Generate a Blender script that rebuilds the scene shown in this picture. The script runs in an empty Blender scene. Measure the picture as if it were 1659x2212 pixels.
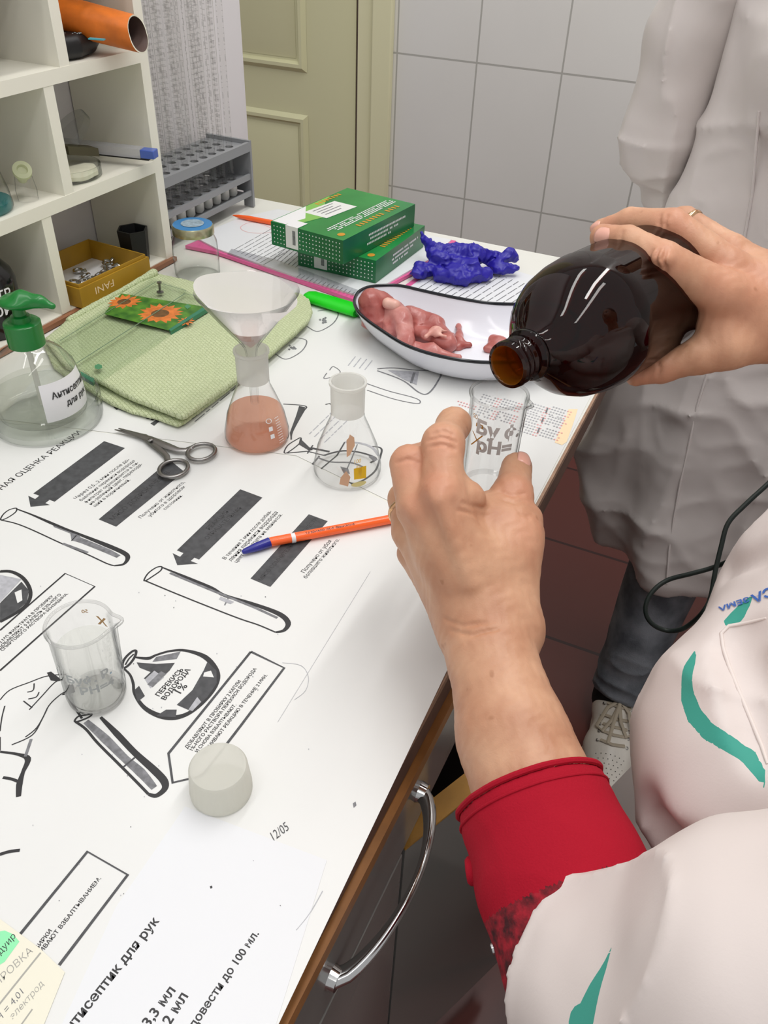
import bpy, math, random
import numpy as np
from mathutils import Vector, Matrix
from mathutils.geometry import tessellate_polygon
from mathutils.bvhtree import BVHTree
random.seed(7)
S = bpy.context.scene
COL = S.collection
PI = math.pi

# ------------------------------------------------------------------ camera
F_PX, CXP, CYP = 1790.0, 829.5, 1106.0
RX = np.array([0.905, 0.287, -0.315]); RY = np.array([0.425, -0.55, 0.719])
_n = np.array([-95, 2264, 1790.]); _n /= np.linalg.norm(_n)
_v = np.array([1058, -1371, 1790.]); _v -= _v.dot(_n) * _n; _v /= np.linalg.norm(_v)
RM = np.array([np.cross(_v, -_n), _v, -_n])          # rows: world X, Y, Z in camera (right, down, forward)
CAM = np.array([0.0, 0.0, 1.22])
cd = bpy.data.cameras.new('camera'); cam = bpy.data.objects.new('camera', cd); COL.objects.link(cam)
cd.sensor_fit = 'VERTICAL'; cd.sensor_height = 24.0; cd.lens = 24.0 * F_PX / 2212; cd.clip_start = 0.02
r, d, f = RM[:, 0], RM[:, 1], RM[:, 2]
cam.matrix_world = Matrix(((r[0], -d[0], -f[0], CAM[0]), (r[1], -d[1], -f[1], CAM[1]), (r[2], -d[2], -f[2], CAM[2]), (0, 0, 0, 1)))
S.camera = cam

def ray(px, py): return RM @ np.array([(px - CXP) / F_PX, (py - CYP) / F_PX, 1.0])
def onz(px, py, z=0.75): v = ray(px, py); return CAM + v * (z - CAM[2]) / v[2]
def onx(px, py, x): v = ray(px, py); return CAM + v * x / v[0]
def ony(px, py, y): v = ray(px, py); return CAM + v * y / v[1]
def W(px, py, dd): return CAM + ray(px, py) * dd

# ------------------------------------------------------------------ light, exposure
S.view_settings.view_transform = 'Standard'; S.view_settings.look = 'None'
S.view_settings.gamma = 1.0; S.view_settings.exposure = -0.07
w = bpy.data.worlds.new('world'); S.world = w; w.use_nodes = True
w.node_tree.nodes['Background'].inputs[0].default_value = (1.0, 1.0, 1.0, 1)
w.node_tree.nodes['Background'].inputs[1].default_value = 0.58
def area(name, loc, rot, sx, sy, power, col=(1, 0.985, 0.96)):
    l = bpy.data.lights.new(name, 'AREA'); l.shape = 'RECTANGLE'; l.size = sx; l.size_y = sy; l.energy = power; l.color = col
    o = bpy.data.objects.new(name, l); COL.objects.link(o); o.location = loc; o.rotation_euler = rot; return o
area('ceiling_lamp', (-0.55, 0.55, 2.55), (0, 0, 0.0), 0.10, 2.4, 10)
area('ceiling_lamp', (0.35, -0.1, 2.55), (0, 0, 0.0), 0.10, 2.4, 8)
area('ceiling_lamp', (0.1, 1.35, 2.55), (0, 0, 0.0), 0.10, 2.4, 20)
S.cycles.max_bounces = 10; S.cycles.transparent_max_bounces = 24
S.cycles.use_denoising = True
S.cycles.caustics_reflective = False; S.cycles.caustics_refractive = False

# ------------------------------------------------------------------ materials
def lin(h):
    if isinstance(h, str):
        h = h.lstrip('#'); c = [int(h[i:i + 2], 16) / 255 for i in (0, 2, 4)]
    else: c = h
    return tuple((x / 12.92 if x <= 0.04045 else ((x + 0.055) / 1.055) ** 2.4) for x in c) + (1,)
def mat(name, col, rough=0.5, metal=0.0, var=0.0, vscale=20, bump=0.0, bscale=200, spec=0.5, col2=None, sss=0.0, coat=0.0, dist=0.001, emis=None):
    m = bpy.data.materials.new(name); m.use_nodes = True; nt = m.node_tree; N = nt.nodes; L = nt.links
    b = N['Principled BSDF']; c = lin(col)
    b.inputs['Base Color'].default_value = c; b.inputs['Roughness'].default_value = rough; b.inputs['Metallic'].default_value = metal
    b.inputs['Specular IOR Level'].default_value = spec; b.inputs['Coat Weight'].default_value = coat
    if sss:
        b.inputs['Subsurface Weight'].default_value = sss; b.inputs['Subsurface Radius'].default_value = (0.012, 0.005, 0.003); b.inputs['Subsurface Scale'].default_value = 0.6
    tc = N.new('ShaderNodeTexCoord')
    if var or col2:
        n = N.new('ShaderNodeTexNoise'); n.inputs['Scale'].default_value = vscale; n.inputs['Detail'].default_value = 5
        L.new(tc.outputs['Object'], n.inputs['Vector'])
        r_ = N.new('ShaderNodeValToRGB'); L.new(n.outputs['Fac'], r_.inputs['Fac'])
        c2 = lin(col2) if col2 else tuple(x * (1 - var) for x in c[:3]) + (1,)
        r_.color_ramp.elements[0].position = 0.35; r_.color_ramp.elements[1].position = 0.65
        r_.color_ramp.elements[0].color = c2; r_.color_ramp.elements[1].color = c
        L.new(r_.outputs['Color'], b.inputs['Base Color'])
    if bump:
        n = N.new('ShaderNodeTexNoise'); n.inputs['Scale'].default_value = bscale; n.inputs['Detail'].default_value = 4
        L.new(tc.outputs['Object'], n.inputs['Vector'])
        bp = N.new('ShaderNodeBump'); bp.inputs['Strength'].default_value = bump; bp.inputs['Distance'].default_value = dist
        L.new(n.outputs['Fac'], bp.inputs['Height']); L.new(bp.outputs['Normal'], b.inputs['Normal'])
    return m
def clear(name, col=(0.97, 0.97, 0.97), edge=(0.22, 0.24, 0.23), refl=0.9, rough=0.02, milky=0.0, milk=(0.9, 0.9, 0.88)):
    """thin clear material: transmission darker at grazing angles, fresnel gloss, optional milky scatter"""
    m = bpy.data.materials.new(name); m.use_nodes = True; nt = m.node_tree; N = nt.nodes; L = nt.links
    N.remove(N['Principled BSDF']); out = N['Material Output']
    lw = N.new('ShaderNodeLayerWeight'); lw.inputs['Blend'].default_value = 0.5
    ramp = N.new('ShaderNodeValToRGB'); ramp.color_ramp.elements[0].color = tuple(col) + (1,); ramp.color_ramp.elements[1].color = tuple(edge) + (1,)
    ramp.color_ramp.elements[0].position = 0.62; ramp.color_ramp.elements[1].position = 1.0
    L.new(lw.outputs['Facing'], ramp.inputs['Fac'])
    tr = N.new('ShaderNodeBsdfTransparent'); L.new(ramp.outputs['Color'], tr.inputs['Color'])
    gl = N.new('ShaderNodeBsdfGlossy'); gl.inputs['Roughness'].default_value = rough; gl.inputs['Color'].default_value = (refl, refl, refl, 1)
    pw = N.new('ShaderNodeMath'); pw.operation = 'POWER'; L.new(lw.outputs['Facing'], pw.inputs[0]); pw.inputs[1].default_value = 4.5
    fr = N.new('ShaderNodeMath'); fr.operation = 'MULTIPLY_ADD'; L.new(pw.outputs[0], fr.inputs[0]); fr.inputs[1].default_value = 0.6; fr.inputs[2].default_value = 0.035
    mx = N.new('ShaderNodeMixShader'); L.new(fr.outputs[0], mx.inputs[0]); L.new(tr.outputs[0], mx.inputs[1]); L.new(gl.outputs[0], mx.inputs[2])
    last = mx
    if milky:
        df = N.new('ShaderNodeBsdfDiffuse'); df.inputs['Color'].default_value = tuple(milk) + (1,)
        tl = N.new('ShaderNodeBsdfTranslucent'); tl.inputs['Color'].default_value = tuple(milk) + (1,)
        ad = N.new('ShaderNodeMixShader'); ad.inputs[0].default_value = 0.5; L.new(df.outputs[0], ad.inputs[1]); L.new(tl.outputs[0], ad.inputs[2])
        m2 = N.new('ShaderNodeMixShader'); m2.inputs[0].default_value = milky; L.new(mx.outputs[0], m2.inputs[1]); L.new(ad.outputs[0], m2.inputs[2]); last = m2
    L.new(last.outputs[0], out.inputs['Surface'])
    return m

M = {}
M['paper'] = mat('paper', '#e4e5e3', 0.35, spec=0.4, var=0.02, vscale=6)
M['paper_cool'] = mat('paper_cool', '#e3e5e8', 0.4, spec=0.35)
M['paper_warm'] = mat('paper_warm', '#e8e5d3', 0.5)
M['ink'] = mat('ink', '#2a2a2c', 0.5)
M['ink_grey'] = mat('ink_grey', '#4e4f52', 0.45, var=0.35, vscale=160)
M['ink_mid'] = mat('ink_mid', '#85868a', 0.5, var=0.4, vscale=240)
M['ink_pale'] = mat('ink_pale', '#b9bac0', 0.5, var=0.2, vscale=240)
M['pencil'] = mat('pencil', '#a5a49d', 0.5)
M['print_red'] = mat('print_red', '#e8a8a8', 0.5)
M['print_orange'] = mat('print_orange', '#fbe0b8', 0.5)
M['hi_green'] = mat('hi_green', '#8fe8ae', 0.5)
M['laminate'] = mat('laminate', '#e6e6df', 0.3, spec=0.5)
M['edge_light'] = mat('edge_light', '#b08d74', 0.55, var=0.3, vscale=60)
M['edge_brown'] = mat('edge_brown', '#6b4c3c', 0.6, var=0.3, vscale=40)
M['wood_orange'] = mat('wood_orange', '#a8713c', 0.4, var=0.3, vscale=30)
M['wood_yellow'] = mat('wood_yellow', '#c4903f', 0.4, var=0.25, vscale=30)
M['cab_grey'] = mat('cab_grey', '#8b8a86', 0.12, spec=0.6)
M['cab_dark'] = mat('cab_dark', '#3a3230', 0.6)
M['chrome'] = mat('chrome', '#c8c8c8', 0.12, metal=1)
M['steel'] = mat('steel', '#8f8d8b', 0.32, metal=1)
M['gold'] = mat('gold', '#e2b48a', 0.15, metal=1)
M['shelf_white'] = mat('shelf_white', '#e9e6d9', 0.45)
M['brown_strip'] = mat('brown_strip', '#9c6a4c', 0.5, var=0.2)
M['wall_left'] = mat('wall_left', '#e2dee0', 0.6)
M['door'] = mat('door_paint', '#dbd8b0', 0.45)
M['door_frame'] = mat('door_frame_paint', '#e2deb9', 0.45)
M['black'] = mat('black', '#111214', 0.5)
M['black_gloss'] = mat('black_gloss', '#0d0c0c', 0.12)
M['glass'] = clear('glass')
M['glass_thick'] = clear('glass_thick', (0.94, 0.95, 0.935), (0.22, 0.25, 0.23))
M['frosted'] = clear('frosted', milky=0.55, milk=(0.93, 0.93, 0.89), rough=0.3)
M['water'] = clear('water', (0.97, 0.975, 0.96), (0.85, 0.86, 0.84))
M['milkwhite'] = clear('milkwhite', milky=0.72, milk=(0.86, 0.86, 0.80), rough=0.25)
M['amber'] = clear('amber', (0.30, 0.10, 0.06), (0.03, 0.01, 0.006), rough=0.03, milky=0.05, milk=(0.06, 0.02, 0.012))
M['amber_neck'] = clear('amber_neck', (0.16, 0.05, 0.015), (0.02, 0.006, 0.003), rough=0.04)
M['amber_inner'] = clear('amber_inner', (0.5, 0.2, 0.04), (0.3, 0.1, 0.02), rough=0.06, milky=0.45, milk=(0.50, 0.19, 0.015))
M['glass_pipe'] = clear('glass_pipe', (0.975, 0.975, 0.97), (0.50, 0.51, 0.50))
def graduated():
    m = M['glass_pipe'].copy(); m.name = 'graduated_glass'; N = m.node_tree.nodes; L = m.node_tree.links; out = N['Material Output']; old = out.inputs['Surface'].links[0].from_socket
    tc = N.new('ShaderNodeTexCoord'); sx = N.new('ShaderNodeSeparateXYZ'); L.new(tc.outputs['Object'], sx.inputs[0]); sn = N.new('ShaderNodeSeparateXYZ'); L.new(tc.outputs['Normal'], sn.inputs[0])
    def mth(op, a, b): q = N.new('ShaderNodeMath'); q.operation = op; (L.new(a, q.inputs[0]) if not isinstance(a, float) else setattr(q.inputs[0], 'default_value', a)); (L.new(b, q.inputs[1]) if not isinstance(b, float) else setattr(q.inputs[1], 'default_value', b)); return q.outputs[0]
    tick = mth('LESS_THAN', mth('PINGPONG', sx.outputs['Z'], 0.0036), 0.0007); num = mth('LESS_THAN', mth('PINGPONG', sx.outputs['Z'], 0.0125), 0.0028)
    sideA = mth('GREATER_THAN', sn.outputs['X'], 0.1); sideB = mth('LESS_THAN', sn.outputs['Y'], -0.80)
    f_ = mth('MAXIMUM', mth('MULTIPLY', tick, sideB), mth('MULTIPLY', num, mth('MULTIPLY', sideA, sideB))); f_ = mth('MULTIPLY', f_, 0.20)
    df = N.new('ShaderNodeBsdfDiffuse'); df.inputs['Color'].default_value = lin('#4a4440'); mx = N.new('ShaderNodeMixShader'); L.new(f_, mx.inputs[0]); L.new(old, mx.inputs[1]); L.new(df.outputs[0], mx.inputs[2]); L.new(mx.outputs[0], out.inputs['Surface']); return m
M['glass_grad'] = graduated()
M['glass_rim'] = clear('glass_rim', (0.93, 0.93, 0.93), (0.06, 0.065, 0.06))
M['pink_liquid'] = clear('pink_liquid', (0.93, 0.72, 0.62), (0.8, 0.52, 0.42), milky=0.42, milk=(0.95, 0.62, 0.48))
M['teal_liquid'] = clear('teal_liquid', (0.2, 0.6, 0.6), (0.1, 0.4, 0.4), milky=0.6, milk=(0.12, 0.42, 0.42))
M['filter_paper'] = clear('filter_paper', milky=0.93, milk=(0.99, 0.97, 0.95), rough=0.5, refl=0.3)
M['green_plate'] = clear('green_plate', (0.965, 0.985, 0.965), (0.60, 0.75, 0.66), refl=0.6)
M['sleeve_film'] = clear('sleeve_film', (0.93, 0.93, 0.94), (0.7, 0.7, 0.75), rough=0.12)
M['marker_grey'] = mat('marker_grey', '#a2a6a6', 0.3)
M['marker_blue'] = mat('marker_blue', '#5d9cc4', 0.3)
M['gold_print'] = mat('gold_print', '#c98f2a', 0.4)
M['yellow_print'] = mat('yellow_print', '#d8ae10', 0.35)
M['white_print'] = mat('white_print', '#e6e6e8', 0.4)
M['green_plastic'] = mat('green_plastic', '#12762f', 0.25, spec=0.5)
M['neon_green'] = mat('neon_green', '#18d21c', 0.35)
M['pink'] = mat('pink', '#e0609a', 0.4)
M['orange_pen'] = mat('orange_pen', '#ff6a30', 0.22)
M['blue_cap'] = mat('blue_cap', '#282a8c', 0.25)
M['blue_plastic'] = mat('blue_plastic', '#4661b4', 0.25)
M['green_box'] = mat('green_box', '#127040', 0.28, col2='#0e5c34', vscale=12)
M['green_box_top'] = mat('green_box_top', '#279246', 0.25, col2='#187a3c', vscale=9)
M['green_light'] = mat('green_light', '#7fbb5a', 0.3)
M['glove'] = mat('glove', '#28209a', 0.38, bump=0.5, bscale=90, dist=0.002, spec=0.4)
M['enamel'] = mat('enamel', '#e6e8f0', 0.15, spec=0.5)
M['enamel_rim'] = mat('enamel_rim', '#15191f', 0.2)
M['meat'] = mat('meat', '#b86f68', 0.30, col2='#96443e', vscale=45, bump=0.3, bscale=150, dist=0.001, spec=0.5)
M['meat_pink'] = mat('meat_pink', '#cd928a', 0.30, col2='#b0625c', vscale=40, bump=0.4, bscale=160, spec=0.5)
M['fat'] = mat('fat', '#e3b3a4', 0.35, col2='#d09084', vscale=80)
M['ochre'] = mat('ochre', '#b48a24', 0.5, var=0.15)
M['orange_leather'] = mat('orange_leather', '#dd7420', 0.45, var=0.3, vscale=40, bump=0.3, bscale=120)
M['brown_dark'] = mat('brown_dark', '#5d4a44', 0.5)
M['rack_grey'] = mat('rack_grey', '#8d8f92', 0.4)
M['white_plastic'] = mat('white_plastic', '#e8e8e4', 0.35)
M['lid_blue'] = mat('lid_blue', '#2e7bb5', 0.3)
M['jeans'] = mat('jeans', '#858990', 0.8, col2='#5a5f66', vscale=25, bump=0.5, bscale=500)
M['sock_black'] = mat('sock_black', '#0c0b0c', 0.9)
M['shoe_white'] = mat('shoe_white', '#ece5da', 0.4, var=0.08, vscale=30)
M['lace'] = mat('lace', '#b5a894', 0.7)
M['coat_far'] = mat('coat_far', '#d4cdca', 0.34, bump=0.10, bscale=55, dist=0.003, spec=0.4)
M['trousers'] = mat('trousers', '#2d2d33', 0.8)
M['red_knit'] = mat('red_knit', '#a30f26', 0.85, bump=0.5, bscale=900, dist=0.0006, spec=0.2)
M['red_lace'] = mat('red_lace', '#a01026', 0.85, col2='#3e0610', vscale=170, bump=0.8, bscale=300)
M['cord'] = mat('cord', '#12211d', 0.5)
M['hair'] = mat('hair', '#4a3224', 0.5, bump=0.8, bscale=120)
M['lip'] = mat('lip', '#b06a60', 0.5)
M['eye_white'] = mat('eye_white', '#e8e6e2', 0.2)
M['nail'] = mat('nail', '#e0a896', 0.25, spec=0.6)
M['petal'] = mat('petal', '#e5813a', 0.4, var=0.3, vscale=120)
M['flower_core'] = mat('flower_core', '#74512c', 0.5, var=0.4, vscale=200)
M['leaf_print'] = mat('leaf_print', '#5b8f2e', 0.35, col2='#2f6422', vscale=70)

def towel_mat():
    m = mat('towel', '#d4dfae', 0.95, spec=0.15); N = m.node_tree.nodes; L = m.node_tree.links
    tc = N.new('ShaderNodeTexCoord'); mp = N.new('ShaderNodeMapping'); mp.inputs['Rotation'].default_value = (0, 0, 0.45); mp.inputs['Scale'].default_value = (1, 1, 1)
    L.new(tc.outputs['Object'], mp.inputs['Vector'])
    br = N.new('ShaderNodeTexBrick'); br.inputs['Scale'].default_value = 120; br.inputs['Mortar Size'].default_value = 0.03; br.inputs['Mortar Smooth'].default_value = 0.3; br.offset = 0.5; br.inputs['Brick Width'].default_value = 0.7; br.inputs['Row Height'].default_value = 0.45
    br.inputs['Color1'].default_value = (1, 1, 1, 1); br.inputs['Color2'].default_value = (.85, .85, .85, 1); br.inputs['Mortar'].default_value = (0.2, 0.2, 0.2, 1)
    L.new(mp.outputs[0], br.inputs['Vector'])
    no = N.new('ShaderNodeTexNoise'); no.inputs['Scale'].default_value = 900; L.new(tc.outputs['Object'], no.inputs['Vector'])
    ad = N.new('ShaderNodeMath'); ad.operation = 'ADD'; L.new(br.outputs['Color'], ad.inputs[0]); L.new(no.outputs['Fac'], ad.inputs[1])
    bp = N.new('ShaderNodeBump'); bp.inputs['Strength'].default_value = 0.9; bp.inputs['Distance'].default_value = 0.003
    L.new(ad.outputs[0], bp.inputs['Height']); L.new(bp.outputs[0], N['Principled BSDF'].inputs['Normal'])
    cr = N.new('ShaderNodeMix'); cr.data_type = 'RGBA'; L.new(br.outputs['Color'], cr.inputs[0]); cr.inputs[6].default_value = lin('#bccb92'); cr.inputs[7].default_value = lin('#dfe9bf'); L.new(cr.outputs[2], N['Principled BSDF'].inputs['Base Color'])
    return m
M['towel'] = towel_mat()

def tile_wall():
    m = mat('wall_tiles', '#d6d4d1', 0.18, spec=0.5); N = m.node_tree.nodes; L = m.node_tree.links
    tc = N.new('ShaderNodeTexCoord'); sx = N.new('ShaderNodeSeparateXYZ'); L.new(tc.outputs['Object'], sx.inputs[0])
    def grid(out, period, off, wdt):
        a = N.new('ShaderNodeMath'); a.operation = 'SUBTRACT'; L.new(out, a.inputs[0]); a.inputs[1].default_value = off - 100 * period
        b = N.new('ShaderNodeMath'); b.operation = 'MODULO'; L.new(a.outputs[0], b.inputs[0]); b.inputs[1].default_value = period
        c = N.new('ShaderNodeMath'); c.operation = 'PINGPONG'; L.new(a.outputs[0], c.inputs[0]); c.inputs[1].default_value = period / 2
        d_ = N.new('ShaderNodeMath'); d_.operation = 'LESS_THAN'; L.new(c.outputs[0], d_.inputs[0]); d_.inputs[1].default_value = wdt / 2
        return d_
    gx = grid(sx.outputs['X'], 0.1985, -0.6935, 0.004); gz = grid(sx.outputs['Z'], 0.303, 0.8605, 0.004)
    mx = N.new('ShaderNodeMath'); mx.operation = 'MAXIMUM'; L.new(gx.outputs[0], mx.inputs[0]); L.new(gz.outputs[0], mx.inputs[1])
    mc = N.new('ShaderNodeMix'); mc.data_type = 'RGBA'; L.new(mx.outputs[0], mc.inputs[0])
    no = N.new('ShaderNodeTexNoise'); no.inputs['Scale'].default_value = 3; L.new(tc.outputs['Object'], no.inputs['Vector'])
    rp = N.new('ShaderNodeValToRGB'); rp.color_ramp.elements[0].color = lin('#dddbd7'); rp.color_ramp.elements[1].color = lin('#e8e6e3'); L.new(no.outputs['Fac'], rp.inputs[0])
    L.new(rp.outputs['Color'], mc.inputs[6]); mc.inputs[7].default_value = lin('#b4b2ad')
    L.new(mc.outputs[2], N['Principled BSDF'].inputs['Base Color'])
    bp = N.new('ShaderNodeBump'); bp.inputs['Strength'].default_value = 0.5; bp.inputs['Distance'].default_value = 0.002; bp.invert = True
    L.new(mx.outputs[0], bp.inputs['Height']); L.new(bp.outputs[0], N['Principled BSDF'].inputs['Normal'])
    return m
def floor_tiles():
    m = mat('floor_tiles', '#5a2e28', 0.3, spec=0.4); N = m.node_tree.nodes; L = m.node_tree.links
    tc = N.new('ShaderNodeTexCoord')
    br = N.new('ShaderNodeTexBrick'); br.offset = 0; br.inputs['Scale'].default_value = 1.0; br.inputs['Brick Width'].default_value = 0.3; br.inputs['Row Height'].default_value = 0.3
    br.inputs['Mortar Size'].default_value = 0.004
    br.inputs['Color1'].default_value = lin('#6a3832'); br.inputs['Color2'].default_value = lin('#5f322c'); br.inputs['Mortar'].default_value = lin('#3a211f')
    L.new(tc.outputs['Object'], br.inputs['Vector']); L.new(br.outputs['Color'], N['Principled BSDF'].inputs['Base Color'])
    return m
def skin_mat():
    m = mat('skin', '#cf9c80', 0.45, spec=0.35, sss=0.12); N = m.node_tree.nodes; L = m.node_tree.links; b = N['Principled BSDF']
    tc = N.new('ShaderNodeTexCoord')
    n1 = N.new('ShaderNodeTexNoise'); n1.inputs['Scale'].default_value = 38; n1.inputs['Detail'].default_value = 6; L.new(tc.outputs['Object'], n1.inputs['Vector'])
    rp = N.new('ShaderNodeValToRGB'); rp.color_ramp.elements[0].position = .3; rp.color_ramp.elements[1].position = .7
    rp.color_ramp.elements[0].color = lin('#b58265'); rp.color_ramp.elements[1].color = lin('#cfa283'); L.new(n1.outputs['Fac'], rp.inputs[0])
    at = N.new('ShaderNodeAttribute'); at.attribute_name = 'blush'
    mx = N.new('ShaderNodeMix'); mx.data_type = 'RGBA'; L.new(at.outputs['Fac'], mx.inputs[0]); L.new(rp.outputs['Color'], mx.inputs[6]); mx.inputs[7].default_value = lin('#c98a70')
    n3 = N.new('ShaderNodeTexNoise'); n3.inputs['Scale'].default_value = 110; n3.inputs['Detail'].default_value = 1; L.new(tc.outputs['Object'], n3.inputs['Vector'])
    sp = N.new('ShaderNodeValToRGB'); sp.color_ramp.elements[0].position = .72; sp.color_ramp.elements[1].position = .80; sp.color_ramp.elements[0].color = (0, 0, 0, 1); sp.color_ramp.elements[1].color = (.45, .45, .45, 1)
    L.new(n3.outputs['Fac'], sp.inputs[0])
    m3 = N.new('ShaderNodeMix'); m3.data_type = 'RGBA'; L.new(sp.outputs['Color'], m3.inputs[0]); L.new(mx.outputs[2], m3.inputs[6]); m3.inputs[7].default_value = lin('#94603f')
    L.new(m3.outputs[2], b.inputs['Base Color'])
    vo = N.new('ShaderNodeTexVoronoi'); vo.inputs['Scale'].default_value = 600; L.new(tc.outputs['Object'], vo.inputs['Vector'])
    wv = N.new('ShaderNodeTexNoise'); wv.inputs['Scale'].default_value = 330; wv.inputs['Detail'].default_value = 8; wv.inputs['Distortion'].default_value = 1.5; L.new(tc.outputs['Object'], wv.inputs['Vector'])
    ad = N.new('ShaderNodeMath'); ad.operation = 'MULTIPLY_ADD'; L.new(vo.outputs['Distance'], ad.inputs[0]); ad.inputs[1].default_value = 0.25; L.new(wv.outputs['Fac'], ad.inputs[2])
    bp = N.new('ShaderNodeBump'); bp.inputs['Strength'].default_value = 0.30; bp.inputs['Distance'].default_value = 0.0005
    L.new(ad.outputs[0], bp.inputs['Height']); L.new(bp.outputs[0], b.inputs['Normal'])
    return m
def coat_near_mat():
    m = mat('coat_near', '#ddd3cf', 0.6, spec=0.25, bump=0.12, bscale=700, dist=0.0004); N = m.node_tree.nodes; L = m.node_tree.links; b = N['Principled BSDF']
    at = N.new('ShaderNodeAttribute'); at.attribute_name = 'trim'
    g = N.new('ShaderNodeMath'); g.operation = 'GREATER_THAN'; L.new(at.outputs['Fac'], g.inputs[0]); g.inputs[1].default_value = 0.5
    mx = N.new('ShaderNodeMix'); mx.data_type = 'RGBA'; L.new(g.outputs[0], mx.inputs[0]); mx.inputs[6].default_value = lin('#d9cfcb'); mx.inputs[7].default_value = lin('#3f9c8c')
    L.new(mx.outputs[2], b.inputs['Base Color']); return m
M['tiles'] = tile_wall(); M['floor'] = floor_tiles(); M['skin'] = skin_mat(); M['coat_near'] = coat_near_mat()

# ------------------------------------------------------------------ mesh helpers
def link(o, parent=None):
    COL.objects.link(o)
    if parent is not None: o.parent = parent
    return o
def tag(o, label, cat, group=None, kind=None):
    o['label'] = label; o['category'] = cat
    if group: o['group'] = group
    if kind: o['kind'] = kind
    return o
def empty(name, loc=(0, 0, 0), label=None, cat=None, group=None):
    o = bpy.data.objects.new(name, None); o.empty_display_size = 0.02; COL.objects.link(o); o.location = loc
    if label: tag(o, label, cat, group)
    return o
def par(c2, root, src):
    c2.parent = root; c2.matrix_parent_inverse = src.matrix_parent_inverse.copy()
class MB:
    def __init__(s): s.v = []; s.f = []; s.m = []; s.sm = []
    def add(s, vs, fs, mi=0, smooth=True):
        k = len(s.v); s.v += [tuple(map(float, p)) for p in vs]; s.f += [tuple(i + k for i in q) for q in fs]
        s.m += [mi] * len(fs); s.sm += [smooth] * len(fs); return s
    def box(s, a, b, mi=0):
        x0, y0, z0 = a; x1, y1, z1 = b
        v = [(x0, y0, z0), (x1, y0, z0), (x1, y1, z0), (x0, y1, z0), (x0, y0, z1), (x1, y0, z1), (x1, y1, z1), (x0, y1, z1)]
        return s.add(v, [(3, 2, 1, 0), (4, 5, 6, 7), (0, 1, 5, 4), (1, 2, 6, 5), (2, 3, 7, 6), (3, 0, 4, 7)], mi, False)
    def obox(s, o, u, v, w_, mi=0):
        o, u, v, w_ = map(np.array, (o, u, v, w_))
        P = [o, o + u, o + u + v, o + v, o + w_, o + u + w_, o + u + v + w_, o + v + w_]
        return s.add(P, [(3, 2, 1, 0), (4, 5, 6, 7), (0, 1, 5, 4), (1, 2, 6, 5), (2, 3, 7, 6), (3, 0, 4, 7)], mi, False)
    def lathe(s, prof, c=(0, 0, 0), axis=(0, 0, 1), seg=48, mi=0, fn=None, closed=False):
        a = Vector(axis).normalized(); t = Vector((1, 0, 0)) if abs(a.x) < 0.8 else Vector((0, 1, 0))
        u = (t - a * t.dot(a)).normalized(); v = a.cross(u); c = Vector(c)
        vs = []
        for (rr, zz) in prof:
            for k in range(seg):
                th = 2 * PI * k / seg; r2, z2 = fn(rr, zz, th) if fn else (rr, zz)
                vs.append(c + a * z2 + (u * math.cos(th) + v * math.sin(th)) * r2)
        n = len(prof); fs = []
        for i in range(n if closed else n - 1):
            j = (i + 1) % n
            for k in range(seg):
                k2 = (k + 1) % seg; fs.append((i * seg + k, i * seg + k2, j * seg + k2, j * seg + k))
        if not closed:
            if prof[0][0] > 1e-6: fs.append(tuple(reversed(range(seg))))
            if prof[-1][0] > 1e-6: fs.append(tuple(range((n - 1) * seg, n * seg)))
        return s.add(vs, fs, mi)
    def tube(s, pts, rad, seg=10, mi=0, flat=None, closed=False):
        P = [Vector(p) for p in pts]; n = len(P); R = rad if isinstance(rad, (list, tuple)) else [rad] * n
        vs = []; up = None
        for i in range(n):
            if closed: t = (P[(i + 1) % n] - P[i - 1]).normalized()
            else: t = (P[min(i + 1, n - 1)] - P[max(i - 1, 0)]).normalized()
            if up is None:
                up = Vector((0, 0, 1)) if abs(t.z) < 0.9 else Vector((1, 0, 0))
            up = (up - t * up.dot(t)).normalized(); sd = t.cross(up)
            fl = flat or 1.0
            for k in range(seg):
                th = 2 * PI * k / seg; vs.append(P[i] + (sd * math.cos(th) + up * math.sin(th) * fl) * R[i])
        fs = []
        for i in range(n if closed else n - 1):
            j = (i + 1) % n
            for k in range(seg):
                k2 = (k + 1) % seg; fs.append((i * seg + k, i * seg + k2, j * seg + k2, j * seg + k))
        if not closed: fs += [tuple(reversed(range(seg))), tuple(range((n - 1) * seg, n * seg))]
        return s.add(vs, fs, mi)
    def prism(s, poly, z0, z1, mi=0, top=None):
        n = len(poly); vs = [(p[0], p[1], z0) for p in poly] + [(p[0], p[1], z1) for p in poly]
        tri = tessellate_polygon([[Vector((p[0], p[1], 0)) for p in poly]])
        fs = [(i, (i + 1) % n, n + (i + 1) % n, n + i) for i in range(n)]
        s.add(vs, fs, mi, False)
        s.add(vs[:n], [tuple(t) for t in tri], mi, False); s.add(vs[n:], [tuple(t) for t in tri], mi if top is None else top, False); return s
    def build(s, name, mats, parent=None, fix=True, bevel=0, sub=0):
        me = bpy.data.meshes.new(name); me.from_pydata(s.v, [], s.f); me.update()
        for m_ in (mats if isinstance(mats, (list, tuple)) else [mats]): me.materials.append(M[m_] if isinstance(m_, str) else m_)
        me.polygons.foreach_set('material_index', s.m); me.polygons.foreach_set('use_smooth', s.sm)
        if fix:
            import bmesh
            b = bmesh.new(); b.from_mesh(me); bmesh.ops.recalc_face_normals(b, faces=b.faces); b.to_mesh(me); b.free()
        o = bpy.data.objects.new(name, me); link(o, parent)
        if parent is not None: o.matrix_parent_inverse = Matrix.Translation(-parent.location) if parent.location.length else Matrix()
        if bevel:
            q = o.modifiers.new('bevel', 'BEVEL'); q.width = bevel; q.segments = 2; q.limit_method = 'ANGLE'
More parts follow.
